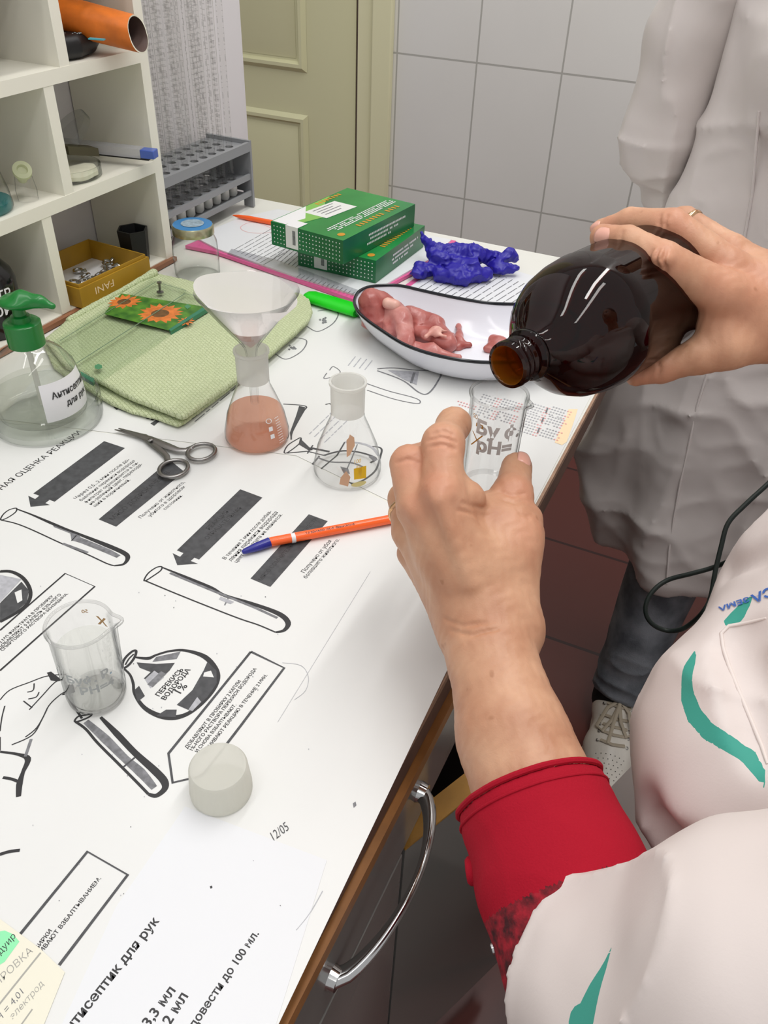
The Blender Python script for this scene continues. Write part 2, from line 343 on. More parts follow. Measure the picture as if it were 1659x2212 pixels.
        if sub:
            q = o.modifiers.new('sub', 'SUBSURF'); q.levels = sub; q.render_levels = sub
        try: me.set_sharp_from_angle(angle=math.radians(42))
        except Exception: pass
        return o

_tc = {}
def glyphs(s, bold=0.0, shear=0.0):
    k = (s, bold, shear)
    if k in _tc: return _tc[k]
    c = bpy.data.curves.new('t', 'FONT'); c.body = s; c.offset = bold; c.shear = shear; c.resolution_u = 3
    o = bpy.data.objects.new('t', c); COL.objects.link(o); bpy.context.view_layer.update()
    e = o.evaluated_get(bpy.context.evaluated_depsgraph_get()); me = e.to_mesh()
    v = [(p.co.x, p.co.y) for p in me.vertices]; f = [tuple(p.vertices) for p in me.polygons]; e.to_mesh_clear()
    bpy.data.objects.remove(o); bpy.data.curves.remove(c)
    x0 = min(p[0] for p in v); x1 = max(p[0] for p in v)
    _tc[k] = ([(p[0] - x0, p[1]) for p in v], f, x1 - x0); return _tc[k]

class Sheet(MB):
    """flat print on a horizontal plane; points are given as photo pixels on that plane"""
    def __init__(s, z): super().__init__(); s.z = z; s.k = 0
    def P(s, p): q = onz(p[0], p[1], s.z); return (q[0], q[1])
    def zz(s): s.k += 1; return s.z + 0.00008 + 0.000002 * s.k
    def text(s, t, a, b, mi=1, bold=0.0, hs=1.0, shear=0.0, flip=False):
        a = np.array(s.P(a)); b = np.array(s.P(b)); v, f, wd = glyphs(t, bold, shear); u = (b - a) / wd; sc = np.linalg.norm(u); vv = np.array([-u[1], u[0]]) * hs
        if flip: vv = -vv
        z = s.zz(); s.add([(a[0] + u[0] * p[0] + vv[0] * p[1], a[1] + u[1] * p[0] + vv[1] * p[1], z) for p in v], f, mi, False)
    def line(s, pts, wd, mi=1, closed=False):
        q = [np.array(s.P(p)) for p in pts]
        if closed: q.append(q[0])
        n = len(q); L_, R_ = [], []
        for i in range(n):
            t = q[min(i + 1, n - 1)] - q[max(i - 1, 0)]; t = t / (np.linalg.norm(t) + 1e-9); nn = np.array([-t[1], t[0]])
            ww = (wd[i] if isinstance(wd, (list, tuple)) else wd) / 2000
            L_.append(q[i] + nn * ww); R_.append(q[i] - nn * ww)
        z = s.zz(); vs = [(p[0], p[1], z) for p in L_ + R_]
        s.add(vs, [(i, i + 1, n + i + 1, n + i) for i in range(n - 1)], mi, False)
    def curve(s, pts, wd, mi=1, closed=False, n=5):
        P = [np.array(p, float) for p in pts]; out = []; m = len(P); rng = range(m if closed else m - 1); ws = []
        for i in rng:
            g = (lambda k: P[k % m]) if closed else (lambda k: P[max(0, min(m - 1, k))])
            p0, p1, p2, p3 = g(i - 1), g(i), g(i + 1), g(i + 2)
            for j in range(n):
                t = j / n; out.append(0.5 * ((2 * p1) + (-p0 + p2) * t + (2 * p0 - 5 * p1 + 4 * p2 - p3) * t * t + (-p0 + 3 * p1 - 3 * p2 + p3) * t ** 3))
                if isinstance(wd, (list, tuple)): ws.append(wd[i] * (1 - t) + wd[(i + 1) % m] * t)
        if not closed:
            out.append(P[-1])
            if isinstance(wd, (list, tuple)): ws.append(wd[-1])
        elif ws: ws.append(ws[0])
        s.line(out, ws if ws else wd, mi, closed)
    def poly(s, pts, mi=1):
        q = [s.P(p) for p in pts]; z = s.zz(); tri = tessellate_polygon([[Vector((p[0], p[1], 0)) for p in q]])
        s.add([(p[0], p[1], z) for p in q], [tuple(t) for t in tri], mi, False)
    def upfix(s):
        for i, q in enumerate(s.f):
            a, b, c = (np.array(s.v[k]) for k in q[:3])
            if s.f[i] and np.cross(b - a, c - a)[2] < 0 and abs(a[2] - c[2]) < 1e-5 and a[2] > s.z: s.f[i] = tuple(reversed(q))

_lat = np.random.RandomState(5).rand(32, 32, 32).astype(np.float32) * 2 - 1
def noise3(X, Y, Z, fx, fy=None, fz=None, off=0.0):
    x, y, z = X * fx + off + 100, Y * (fy or fx) + off * 1.7 + 100, Z * (fz or fx) + off * 2.3 + 100
    i, j, k = np.floor(x).astype(int), np.floor(y).astype(int), np.floor(z).astype(int); u, v, w_ = x - i, y - j, z - k
    u, v, w_ = (t * t * (3 - 2 * t) for t in (u, v, w_)); g = lambda a, b, c: _lat[(i + a) & 31, (j + b) & 31, (k + c) & 31]
    L_ = lambda a, b, t: a + (b - a) * t
    return L_(L_(L_(g(0, 0, 0), g(1, 0, 0), u), L_(g(0, 1, 0), g(1, 1, 0), u), v), L_(L_(g(0, 0, 1), g(1, 0, 1), u), L_(g(0, 1, 1), g(1, 1, 1), u), v), w_)
def ridge(n): return 1 - 2 * np.sqrt(np.abs(n) + 1e-4)
# ------------------------------------------------------------------ implicit (blended) surfaces for bodies, cloth, meat
import openvdb
def _polyd(px, py, poly):
    dmin = np.full(px.shape, 1e9, np.float32); ins = np.zeros(px.shape, bool); n = len(poly)
    for i in range(n):
        ax, ay = poly[i]; bx, by = poly[(i + 1) % n]; ex, ey = bx - ax, by - ay
        wx, wy = px - ax, py - ay; t = np.clip((wx * ex + wy * ey) / (ex * ex + ey * ey), 0, 1)
        dmin = np.minimum(dmin, np.hypot(wx - ex * t, wy - ey * t))
        cnd = ((ay > py) != (by > py)); xi = ax + (py - ay) / (ey if abs(ey) > 1e-12 else 1e-12) * ex; ins ^= cnd & (px < xi)
    return np.where(ins, -dmin, dmin)
def implicit(prims, h, k=0.006, disp=None, pad=0.012):
    """prims: ('c',a,b,ra,rb) tapered capsule | ('e',c,(rx,ry,rz)[,R]) ellipsoid | ('l',[(z,cx,cy,rx,ry)..]) loft | ('p',poly,z0,z1,round) slab ; optional dict k=, cut="""
    bbs = []
    for p in prims:
        if p[0] == 'c':
            a, b = np.array(p[1], float), np.array(p[2], float); rr = max(p[3], p[4]); bbs.append((np.minimum(a, b) - rr, np.maximum(a, b) + rr))
        elif p[0] == 'e': c = np.array(p[1], float); rr = max(p[2]) if len(p) > 3 and isinstance(p[3], np.ndarray) else np.array(p[2]); bbs.append((c - rr, c + rr))
        elif p[0] == 'l':
            q = np.array(p[1]); bbs.append((np.array([(q[:, 1] - q[:, 3]).min(), (q[:, 2] - q[:, 4]).min(), q[:, 0].min()]), np.array([(q[:, 1] + q[:, 3]).max(), (q[:, 2] + q[:, 4]).max(), q[:, 0].max()])))
        else: q = np.array(p[1]); bbs.append((np.append(q.min(0), p[2]), np.append(q.max(0), p[3])))
    pos = [b for b, p in zip(bbs, prims) if not (isinstance(p[-1], dict) and p[-1].get('cut'))]
    lo = np.min([b[0] for b in pos], 0) - pad; hi = np.max([b[1] for b in pos], 0) + pad
    n = np.ceil((hi - lo) / h).astype(int) + 1
    F = np.full(tuple(n), 0.05, np.float32); ax = [(lo[i] + np.arange(n[i]) * h).astype(np.float32) for i in range(3)]
    for p, (b0, b1) in zip(prims, bbs):
        opt = p[-1] if isinstance(p[-1], dict) else {}; kk = opt.get('k', k); m = kk + 3 * h + 0.004
        i0 = np.maximum(np.floor((b0 - m - lo) / h).astype(int), 0); i1 = np.minimum(np.ceil((b1 + m - lo) / h).astype(int) + 1, n)
        if (i1 <= i0).any(): continue
        X, Y, Z = np.meshgrid(ax[0][i0[0]:i1[0]], ax[1][i0[1]:i1[1]], ax[2][i0[2]:i1[2]], indexing='ij')
        if p[0] == 'c':
            a, b = np.array(p[1], float), np.array(p[2], float); e = b - a; t = np.clip(((X - a[0]) * e[0] + (Y - a[1]) * e[1] + (Z - a[2]) * e[2]) / max(e @ e, 1e-12), 0, 1)
            D = np.sqrt((X - a[0] - e[0] * t) ** 2 + (Y - a[1] - e[1] * t) ** 2 + (Z - a[2] - e[2] * t) ** 2) - (p[3] + (p[4] - p[3]) * t)
        elif p[0] == 'e':
            c = p[1]; rx, ry, rz = p[2]; x, y, z = X - c[0], Y - c[1], Z - c[2]
            if len(p) > 3 and isinstance(p[3], np.ndarray):
                Rm = p[3]; x, y, z = (x * Rm[0][0] + y * Rm[1][0] + z * Rm[2][0], x * Rm[0][1] + y * Rm[1][1] + z * Rm[2][1], x * Rm[0][2] + y * Rm[1][2] + z * Rm[2][2])
            k0 = np.sqrt((x / rx) ** 2 + (y / ry) ** 2 + (z / rz) ** 2) + 1e-6; k1 = np.sqrt((x / rx ** 2) ** 2 + (y / ry ** 2) ** 2 + (z / rz ** 2) ** 2) + 1e-6
            D = k0 * (k0 - 1) / k1
        elif p[0] == 'l':
            q = np.array(p[1]); q = q[q[:, 0].argsort()]; zc = Z[0, 0, :]
            g = [np.interp(zc, q[:, 0], q[:, i]).astype(np.float32) for i in (1, 2, 3, 4)]
            kq = np.sqrt(((X - g[0]) / g[2]) ** 2 + ((Y - g[1]) / g[3]) ** 2); D = (kq - 1) * np.minimum(g[2], g[3])
            D = np.maximum(D, np.maximum(q[0, 0] - Z, Z - q[-1, 0]))
        else:
            d2 = _polyd(X[:, :, 0], Y[:, :, 0], p[1])[:, :, None]; rd = p[4]; zc = (p[2] + p[3]) / 2; hz = (p[3] - p[2]) / 2
            qx = d2 + rd; qz = np.abs(Z - zc) - hz + rd
            D = np.minimum(np.maximum(qx, qz), 0) + np.hypot(np.maximum(qx, 0), np.maximum(qz, 0)) - rd
        if opt.get('amp') is not None: D = D + opt['amp'](X, Y, Z)
        sl = tuple(slice(i0[i], i1[i]) for i in range(3)); G = F[sl]
        if opt.get('cut'):
            D = -D; hh = np.clip(0.5 - 0.5 * (D - G) / kk, 0, 1); F[sl] = (D * (1 - hh) + G * hh) + kk * hh * (1 - hh) if False else np.maximum(G, D) + np.maximum(kk - np.abs(G - D), 0) ** 2 / (4 * kk)
        else: F[sl] = np.minimum(G, D) - np.maximum(kk - np.abs(G - D), 0) ** 2 / (4 * kk)
    if disp is not None:
        X, Y, Z = np.meshgrid(*ax, indexing='ij'); F += disp(X, Y, Z).astype(np.float32)
    g = openvdb.FloatGrid(0.05); g.copyFromArray(F); pts, quads = g.convertToQuads(0.0)
    pts = pts * h + lo
    return pts, quads[:, ::-1]
def organic(name, parent, mats, prims, h, k=0.006, disp=None, smooth=2, attrs=None):
    pts, quads = implicit(prims, h, k, disp)
    me = bpy.data.meshes.new(name); me.from_pydata(pts.tolist(), [], quads.tolist()); me.update()
    if smooth:
        nv = len(pts); e = np.zeros(len(me.edges) * 2, int); me.edges.foreach_get('vertices', e); e = e.reshape(-1, 2); P = pts.copy()
        deg = np.bincount(e.ravel(), minlength=nv).astype(float)[:, None]
        for it in range(smooth):
            for lam in (0.5, -0.52):
                A = np.zeros_like(P); np.add.at(A, e[:, 0], P[e[:, 1]]); np.add.at(A, e[:, 1], P[e[:, 0]]); P = P + lam * (A / deg - P)
        pts = P; me.vertices.foreach_set('co', P.ravel()); me.update()
    for m_ in mats: me.materials.append(M[m_])
    me.polygons.foreach_set('use_smooth', [True] * len(me.polygons))
    import bmesh
    b = bmesh.new(); b.from_mesh(me); bmesh.ops.recalc_face_normals(b, faces=b.faces); b.to_mesh(me); b.free()
    for an, fn in (attrs or {}).items():
        a = me.attributes.new(an, 'FLOAT', 'POINT'); a.data.foreach_set('value', fn(pts).astype(np.float32))
    o = bpy.data.objects.new(name, me); link(o, parent)
    if parent is not None and parent.location.length: o.matrix_parent_inverse = Matrix.Translation(-parent.location)
    return o
def bvh(o):
    me = o.data; return BVHTree.FromPolygons([v.co.copy() for v in me.vertices], [tuple(p.vertices) for p in me.polygons])
def hit(tree, px, py):
    v = Vector(ray(px, py)).normalized(); h_ = tree.ray_cast(Vector(CAM), v)
    return h_[0], h_[1]
def seg_d(P, a, b):
    a, b = np.array(a), np.array(b); e = b - a; t = np.clip(((P - a) @ e) / max(e @ e, 1e-12), 0, 1); return np.linalg.norm(P - a - t[:, None] * e, axis=1), t


# ================================================================== the room
def struct(o): o['kind'] = 'structure'; return o
struct(MB().box((-4, -2.5, -0.05), (3, 2.0, 0.0)).build('floor', 'floor'))
WY = 2.0
m = MB(); m.box((-0.945, WY, 0), (3.0, WY + 0.1, 2.7)); m.box((-4, WY, 2.1), (-0.945, WY + 0.1, 2.7)); m.box((-4, WY, 0), (-2.05, WY + 0.1, 2.1)); struct(m.build('wall_back', 'tiles'))
struct(MB().box((-1.0, -2.5, 0), (-0.885, 1.34, 2.7)).build('wall_left', 'wall_left'))
# far door, its frame and casing
dr = empty('door_1', (-1.45, WY, 0)); dr['kind'] = 'structure'
m = MB(); DX0, DX1 = -1.95, -1.005
m.box((DX0, WY + 0.010, 0.01), (DX1, WY + 0.045, 2.05))
def raised(mb, x0, x1, z0, z1):
    y = WY + 0.010
    def ring(a, ya, b, yb):
        A = [(x0 + a, ya, z0 + a), (x1 - a, ya, z0 + a), (x1 - a, ya, z1 - a), (x0 + a, ya, z1 - a)]
        B = [(x0 + b, yb, z0 + b), (x1 - b, yb, z0 + b), (x1 - b, yb, z1 - b), (x0 + b, yb, z1 - b)]
        mb.add(A + B, [(i, (i + 1) % 4, 4 + (i + 1) % 4, 4 + i) for i in range(4)], 0, False)
    ring(0.0, y - 0.0005, 0.010, y - 0.010); ring(0.010, y - 0.010, 0.018, y - 0.010); ring(0.018, y - 0.010, 0.024, y - 0.001); ring(0.024, y - 0.001, 0.070, y - 0.001); 
    a = 0.030; mb.add([(x0 + a, y - 0.002, z0 + a), (x1 - a, y - 0.002, z0 + a), (x1 - a, y - 0.002, z1 - a), (x0 + a, y - 0.002, z1 - a),
        (x0 + a + .035, y - 0.012, z0 + a + .035), (x1 - a - .035, y - 0.012, z0 + a + .035), (x1 - a - .035, y - 0.012, z1 - a - .035), (x0 + a + .035, y - 0.012, z1 - a - .035)],
        [(i, (i + 1) % 4, 4 + (i + 1) % 4, 4 + i) for i in range(4)] + [(4, 5, 6, 7)], 0, False)
raised(m, DX0 + 0.13, -1.14, 0.15, 0.692); raised(m, DX0 + 0.13, -1.14, 0.790, 1.93)
o = m.build('door_panel', 'door', dr)
m = MB(); m.box((DX1 + 0.012, WY - 0.004, 0), (-0.945, WY + 0.05, 2.10)); m.box((-2.05, WY - 0.004, 0), (DX0 - 0.004, WY + 0.05, 2.10)); m.box((DX0 - .004, WY - 0.004, 2.055), (DX1 + .012, WY + 0.05, 2.10))
m.build('door_frame', 'door_frame', dr)
m = MB(); m.box((-0.952, WY - 0.018, 0), (-0.900, WY - 0.0005, 2.13)); m.box((-2.10, WY - 0.018, 0), (-2.045, WY - 0.0005, 2.13)); m.build('door_casing', 'door_frame', dr, bevel=0.004)
MB().box((DX1 + 0.0005, WY + 0.012, 0), (DX1 + 0.0115, WY + 0.049, 2.05)).build('door_gap', 'brown_dark', dr)

# ================================================================== desk with cabinet
XE = -0.118; YB0, YB1 = -0.35, 1.236
desk = empty('laboratory_desk', (-0.5, 0.4, 0), 'white laminate topped laboratory desk with brown edge and grey cabinet fronts', 'desk')
MB().box((-0.884, YB0, 0.722), (XE, YB1, 0.7498)).build('tabletop', 'laminate', desk)
MB().box((XE, YB0, 0.7425), (XE + 0.0028, YB1, 0.7494)).build('edge_band', 'edge_light', desk)
MB().box((XE, YB0, 0.7165), (XE + 0.0020, YB1, 0.7424)).build('edge_board', 'edge_brown', desk)
m = MB(); m.box((-0.20, YB0, 0.700), (XE - 0.001, YB1 - .004, 0.7218)); m.build('front_rail', 'edge_brown', desk)
o = MB().box((XE - 0.001, YB0, 0.699), (XE + 0.0070, 0.60, 0.7130)).build('wooden_rail', 'wood_orange', desk); o['label'] = 'orange brown wooden rail under the edge'
m = MB(); zt = 0.698
m.box((-0.87, YB0, 0.08), (-0.14, -0.33, zt)); m.box((-0.87, 0.325, 0.08), (-0.14, 0.343, zt)); m.box((-0.87, 0.60, 0.08), (-0.14, 0.618, zt)); m.box((-0.87, YB0, 0.08), (-0.14, 0.618, 0.095)); m.box((-0.87, YB0, 0.08), (-0.86, 0.618, zt))
m.build('cabinet_carcass', 'cab_dark', desk)
for xl in (-0.86, -0.42):
    MB().box((xl, 1.10, 0), (xl + .05, 1.15, .70)).build('desk_leg', 'shelf_white', desk)
MB().box((-0.45, .618, .66), (-0.40, 1.15, .7218)).build('apron', 'edge_brown', desk)
dw = MB().box((-0.14, YB0, 0.594), (XE, 0.598, 0.697)).build('drawer_front', 'cab_grey', desk, bevel=0.001)
dr1 = MB().box((-0.14, YB0, 0.09), (XE, 0.336, 0.588)).build('cabinet_door', 'cab_grey', desk, bevel=0.001)
A = np.array([XE, 0.341]); B = np.array([-0.036, 0.525]); u = (B - A) / np.linalg.norm(B - A); nn = np.array([u[1], -u[0]])
ln = np.linalg.norm(B - A)
m = MB(); m.obox((*A, 0.086), (*(u * ln), 0), (*(-nn * 0.018), 0), (0, 0, 0.4985)); d2 = m.build('cabinet_door', 'cab_grey', desk)
m = MB(); m.obox((*A, 0.585), (*(u * (ln + .0015)), 0), (*(-nn * 0.0195), 0), (0, 0, 0.0025)); m.obox((*(A + u * ln), 0.086), (*(u * 0.0015), 0), (*(-nn * 0.0195), 0), (0, 0, 0.499)); e_ = m.build('edge_band', 'wood_yellow', d2); e_['label'] = 'yellow wooden edging of the open door'
# bow handle on the drawer front
pa = np.array([XE, 0.362, 0.640]); pb = np.array([XE, 0.213, 0.629]); pts = []; rad = []
for i in range(25):
    t = i / 24; q = pa * (1 - t) + pb * t; bow = math.sin(PI * t) ** 0.62
    pts.append((q[0] + 0.002 + 0.026 * bow, q[1], q[2] + 0.014 * math.sin(PI * t))); rad.append(0.0070 - 0.0038 * math.sin(PI * t) ** 0.8)
m = MB(); m.tube(pts, rad, 14, flat=0.75); m.lathe([(0.009, 0), (0.008, 0.006)], pa, (1, 0, 0), 16); m.lathe([(0.009, 0), (0.008, 0.006)], pb, (1, 0, 0), 16); m.build('handle', 'chrome', dw)

# ================================================================== printed posters and sheets lying on the desk
Z0 = 0.7500
def sheet_obj(name, sh, mats, label, cat, outline, thick=0.0002, group=None):
    q = [tuple(p) if len(p) == 2 and isinstance(p, tuple) and abs(p[0]) < 5 and abs(p[1]) < 5 else sh.P(p) for p in outline]
    base = MB(); base.prism(q, sh.z - thick + 0.00002, sh.z + 0.00002, 0); k = len(base.v)
    sh.upfix(); base.v += sh.v; base.f += [tuple(i + k for i in f_) for f_ in sh.f]; base.m += sh.m; base.sm += sh.sm
    o = base.build(name, mats, fix=False); return tag(o, label, cat, group)
INKS = ['paper', 'ink', 'ink_grey', 'ink_mid', 'ink_pale', 'print_red', 'print_orange', 'pencil', 'hi_green']
# upper poster (older, worn) : faint drawings, calendar
u_ = Sheet(Z0 + 0.0003)
def lines_of(sh, x0, y0, x1, y1, dx, dy, n, wd=0.9, mi=3, seed=1, brk=5):
    rr = random.Random(seed)
    for i in range(n):
        ax, ay, bx, by = x0 + dx * i, y0 + dy * i, x1 + dx * i, y1 + dy * i; t = 0.0
        while t < 1:
            l_ = rr.uniform(.08, .22) * 5 / brk; e = min(1, t + l_)
            sh.line([(ax + (bx - ax) * t, ay + (by - ay) * t), (ax + (bx - ax) * e, ay + (by - ay) * e)], wd, mi); t = e + .035
lines_of(u_, 668, 938, 728, 880, 11, 6, 4, 1.3, 4)
lines_of(u_, 752, 790, 768, 770, 12, 3, 4, 1.4, 4, 3, 2)
lines_of(u_, 415, 905, 515, 822, 6, 6, 2, 1.4, 3, 5)
# flask / funnel / sink drawing
u_.curve([(612, 873), (645, 875), (662, 879), (655, 890), (632, 932), (629, 950)], 1.6, 2); u_.poly([(646, 877), (660, 880), (634, 925), (628, 948), (626, 935), (640, 897)], 2)
u_.curve([(614, 976), (622, 962), (640, 950), (650, 946), (648, 957), (630, 972), (618, 979)], 1.4, 2, True); u_.poly([(648, 947), (668, 966), (676, 972), (668, 974), (645, 960)], 2)
u_.line([(620, 979), (664, 975), (700, 984)], 1.6, 2); u_.line([(672, 968), (712, 976)], 3.0, 2); u_.curve([(676, 962), (670, 970), (664, 980)], 1.4, 2)
u_.curve([(690, 985), (672, 1008), (671, 1020), (700, 1026), (755, 1043), (772, 1043), (792, 1033), (812, 1015), (822, 985), (824, 970), (812, 965), (798, 966)], 2.0, 2)
u_.curve([(700, 984), (720, 978), (745, 974), (780, 978), (812, 990), (800, 1000)], 2.4, 2); u_.curve([(685, 988), (715, 998), (760, 1000), (790, 1012)], 2.2, 3)
u_.line([(745, 955), (728, 984), (690, 1016)], 1.6, 2); u_.line([(772, 960), (760, 990), (742, 1030)], 1.2, 3); u_.curve([(745, 955), (780, 958), (805, 968), (818, 985)], 3.0, 4)
u_.poly([(735, 1008), (752, 1012), (756, 1024), (742, 1022)], 3); u_.line([(800, 985), (812, 995)], 5, 3)
# two small beakers by the towel edge, tube and jar near the tray
for dx, dy in ((0, 0), (68, -60)):
    u_.curve([(618 + dx, 732 + dy), (640 + dx, 730 + dy), (662 + dx, 736 + dy), (655 + dx, 755 + dy), (635 + dx, 770 + dy), (615 + dx, 776 + dy), (595 + dx, 765 + dy)], 1.6, 3)
    for q in range(12): a_ = random.uniform(0, 6.28); b_ = random.uniform(0, 11); u_.poly([(633 + dx + b_ * math.cos(a_) + 3 * math.cos(c), 752 + dy + b_ * .7 * math.sin(a_) + 2.4 * math.sin(c)) for c in (0, 1.5, 3, 4.6)], 3)
u_.curve([(793, 829), (840, 845), (890, 858), (907, 866), (900, 872), (850, 862), (793, 843)], 1.4, 3)
u_.curve([(815, 797), (850, 795), (900, 800), (950, 803), (945, 825), (925, 850), (905, 848), (870, 822), (815, 801)], 2.0, 3); u_.poly([(838, 800), (905, 803), (900, 832), (872, 820)], 4); u_.line([(895, 805), (888, 828)], 3, 3)
u_.curve([(712, 800), (720, 792), (735, 803), (725, 812), (700, 818), (706, 806)], 1.2, 3); u_.line([(703, 874), (712, 872), (722, 878)], 1.6, 2)
u_.curve([(252, 876), (262, 886), (300, 896), (340, 905), (352, 902)], 1.6, 3); u_.poly([(325, 915), (340, 906), (350, 906), (333, 920)], 2); u_.poly([(245, 880), (262, 873), (266, 878), (252, 886)], 2); u_.line([(318, 905), (330, 895)], 3, 1); u_.line([(328, 908), (338, 898)], 3, 1)
# calendar grid by the right edge
u_.poly([(1228, 884), (1248, 884), (1240, 910), (1224, 955), (1214, 962), (1198, 956), (1212, 925), (1222, 905)], 6)
ms = [(1150, 872, 1), (1140, 893, 1), (1130, 915, 1), (1196, 880, 2), (1188, 900, 2), (1176, 925, 2), (1045, 853, 1), (1090, 863, 1), (1038, 880, 1), (1080, 890, 1), (990, 868, 0)]
for (x, y, t_) in ms:
    for i in range(7):
        for j in range(4 if t_ else 2):
            cx = x + i * 6.2 - j * 3.2; cy = y + i * 1.9 + j * 5.2
            if random.random() < .93 and cx < 1252: u_.line([(cx - 1.7, cy), (cx + 1.7, cy - .6)], 1.7, 5 if i > 4 or (t_ == 0) else 4)
u_.line([(1183, 882), (1179, 893)], 1.6, 3); u_.line([(1174, 903), (1170, 913)], 1.6, 3); u_.line([(1165, 925), (1161, 936)], 1.6, 3)
sheet_obj('printed_poster', u_, INKS, 'worn white poster with faint equipment drawings and a calendar, far half of desk', 'poster',
          [(640, 984), (1092, 1205), (1278, 853), (1180, 700), (720, 640), (700, 560), (90, 800), (0, 905)])
# lower poster (nearer), test scheme
p_ = Sheet(Z0 + 0.0006)
T = p_.text
T('ТАРНАЯ ОЦЕНКА РЕАКЦИИ', (-30, 1083), (178, 934), 1, 0.008)
p_.poly([(225, 953), (270, 968), (118, 1084), (72, 1066)], 2); p_.poly([(61, 1071), (76, 1078), (86, 1070), (107, 1080), (98, 1087), (108, 1091), (66, 1095)], 2)
p_.poly([(213, 1122), (251, 1138), (398, 1019), (367, 994)], 2); T('МЯСО ДОБРОКАЧЕСТВ.', (245, 1124), (370, 1019), 1, 0.0)
for t_, a, b in (('Через 0,5...2 мин после до-', (165, 1079), (281, 993)), ('бавления перекиси водорода', (176, 1083), (292, 996)), ('фильтрат окрашивается в си-', (187, 1087), (300, 1000)), ('не-зеленый цвет, переходя-', (197, 1091), (309, 1003)), ('щий в коричневый.', (206, 1095), (282, 1037)),
                 ('Получено от животного,', (305, 1120), (400, 1042)), ('убитого в здоровом', (325, 1117), (401, 1052)), ('состоянии.', (357, 1102), (395, 1071)),
                 ('В течение 2 мин после добав-', (487, 1209), (588, 1105)), ('ления перекиси водорода', (500, 1213), (601, 1107)), ('цвет фильтрата не меняется.', (512, 1216), (611, 1112)),
                 ('Получено от убоя', (658, 1238), (717, 1169)), ('болевшего животного.', (662, 1250), (734, 1166))): T(t_, a, b, 1, 0.006)
p_.poly([(519, 1057), (567, 1075), (430, 1209), (382, 1189)], 2); p_.poly([(373, 1195), (389, 1203), (398, 1193), (421, 1204), (412, 1212), (428, 1218), (383, 1221)], 2)
T('РЕАКЦИЯ', (453, 1145), (495, 1106), 1); T('ОТРИЦАТЕЛЬНАЯ', (449, 1166), (523, 1098), 1)
p_.poly([(667, 1111), (708, 1126), (584, 1268), (541, 1250)], 2); T('МЯСО СОМНИТЕЛЬНОЙ СВЕЖЕСТИ', (565, 1255), (687, 1121), 1)
def q7(l): return [(x / 3.687, 900 + y / 3.687) for x, y in l]
def q8(l): return [(x / 2.37, 1200 + y / 2.37) for x, y in l]
def q9(l): return [(x / 2.074, 1700 + y / 2.074) for x, y in l]
# test tube drawings
p_.curve(q7([(5, 815), (30, 775), (75, 742), (130, 730), (125, 760), (70, 800), (20, 822)]), 1.3, 1, True)
p_.curve(q7([(130, 735), (250, 780), (400, 845), (530, 900), (650, 945), (850, 1025), (985, 1085), (1018, 1125), (985, 1175), (910, 1188)]), [1.2, 1.8, 3.0, 3, 3, 4.5, 4.5, 4, 2.5, 1.6], 1)
p_.curve(q7([(910, 1188), (850, 1170), (700, 1100), (500, 1015), (250, 900), (120, 850), (10, 825)]), 1.3, 1)
p_.poly(q7([(560, 930), (700, 985), (880, 1060), (960, 1105), (930, 1125), (800, 1070), (650, 1010), (570, 985)]), 3); p_.poly(q7([(420, 865), (520, 905), (640, 950), (640, 965), (520, 915), (430, 880)]), 3); p_.line(q7([(610, 945), (570, 990)]), 1.0, 1); p_.line(q7([(500, 1012), (700, 1085)]), 2.5, 3)
p_.curve(q8([(738, 125), (760, 90), (800, 62), (828, 58), (822, 78), (780, 108), (748, 128)]), 1.3, 1, True)
p_.curve(q8([(828, 60), (950, 110), (1080, 165), (1150, 205), (1300, 250), (1430, 300), (1475, 345), (1455, 383), (1410, 393)]), [1.2, 2.6, 3.2, 3.2, 3.4, 4.5, 4.5, 3, 1.6], 1)
p_.curve(q8([(1410, 393), (1320, 355), (1230, 325), (1100, 275), (900, 195), (740, 128)]), 1.3, 1); p_.line(q8([(1172, 212), (1150, 255)]), 1.2, 3); p_.poly(q8([(1130, 210), (1200, 238), (1180, 250), (1120, 225)]), 4); p_.line(q8([(870, 90), (1100, 185), (1300, 265), (1420, 320)]), 2.2, 3)
p_.curve(q8([(383, 845), (400, 825), (430, 818), (470, 812), (455, 828), (415, 845), (390, 852)]), 1.4, 1, True)
p_.curve(q8([(515, 828), (600, 915), (690, 1010), (790, 1100), (840, 1155), (843, 1195), (800, 1230), (760, 1222)]), [2, 4.2, 4.2, 5, 5, 4, 3, 2], 1)
p_.curve(q8([(760, 1222), (690, 1150), (600, 1060), (500, 960), (440, 890), (388, 852)]), 1.8, 1); p_.curve(q8([(440, 850), (540, 940), (640, 1040), (720, 1110), (790, 1190)]), [4, 6, 5, 6, 4], 3); p_.line(q8([(690, 1035), (630, 1085)]), 1.3, 2)
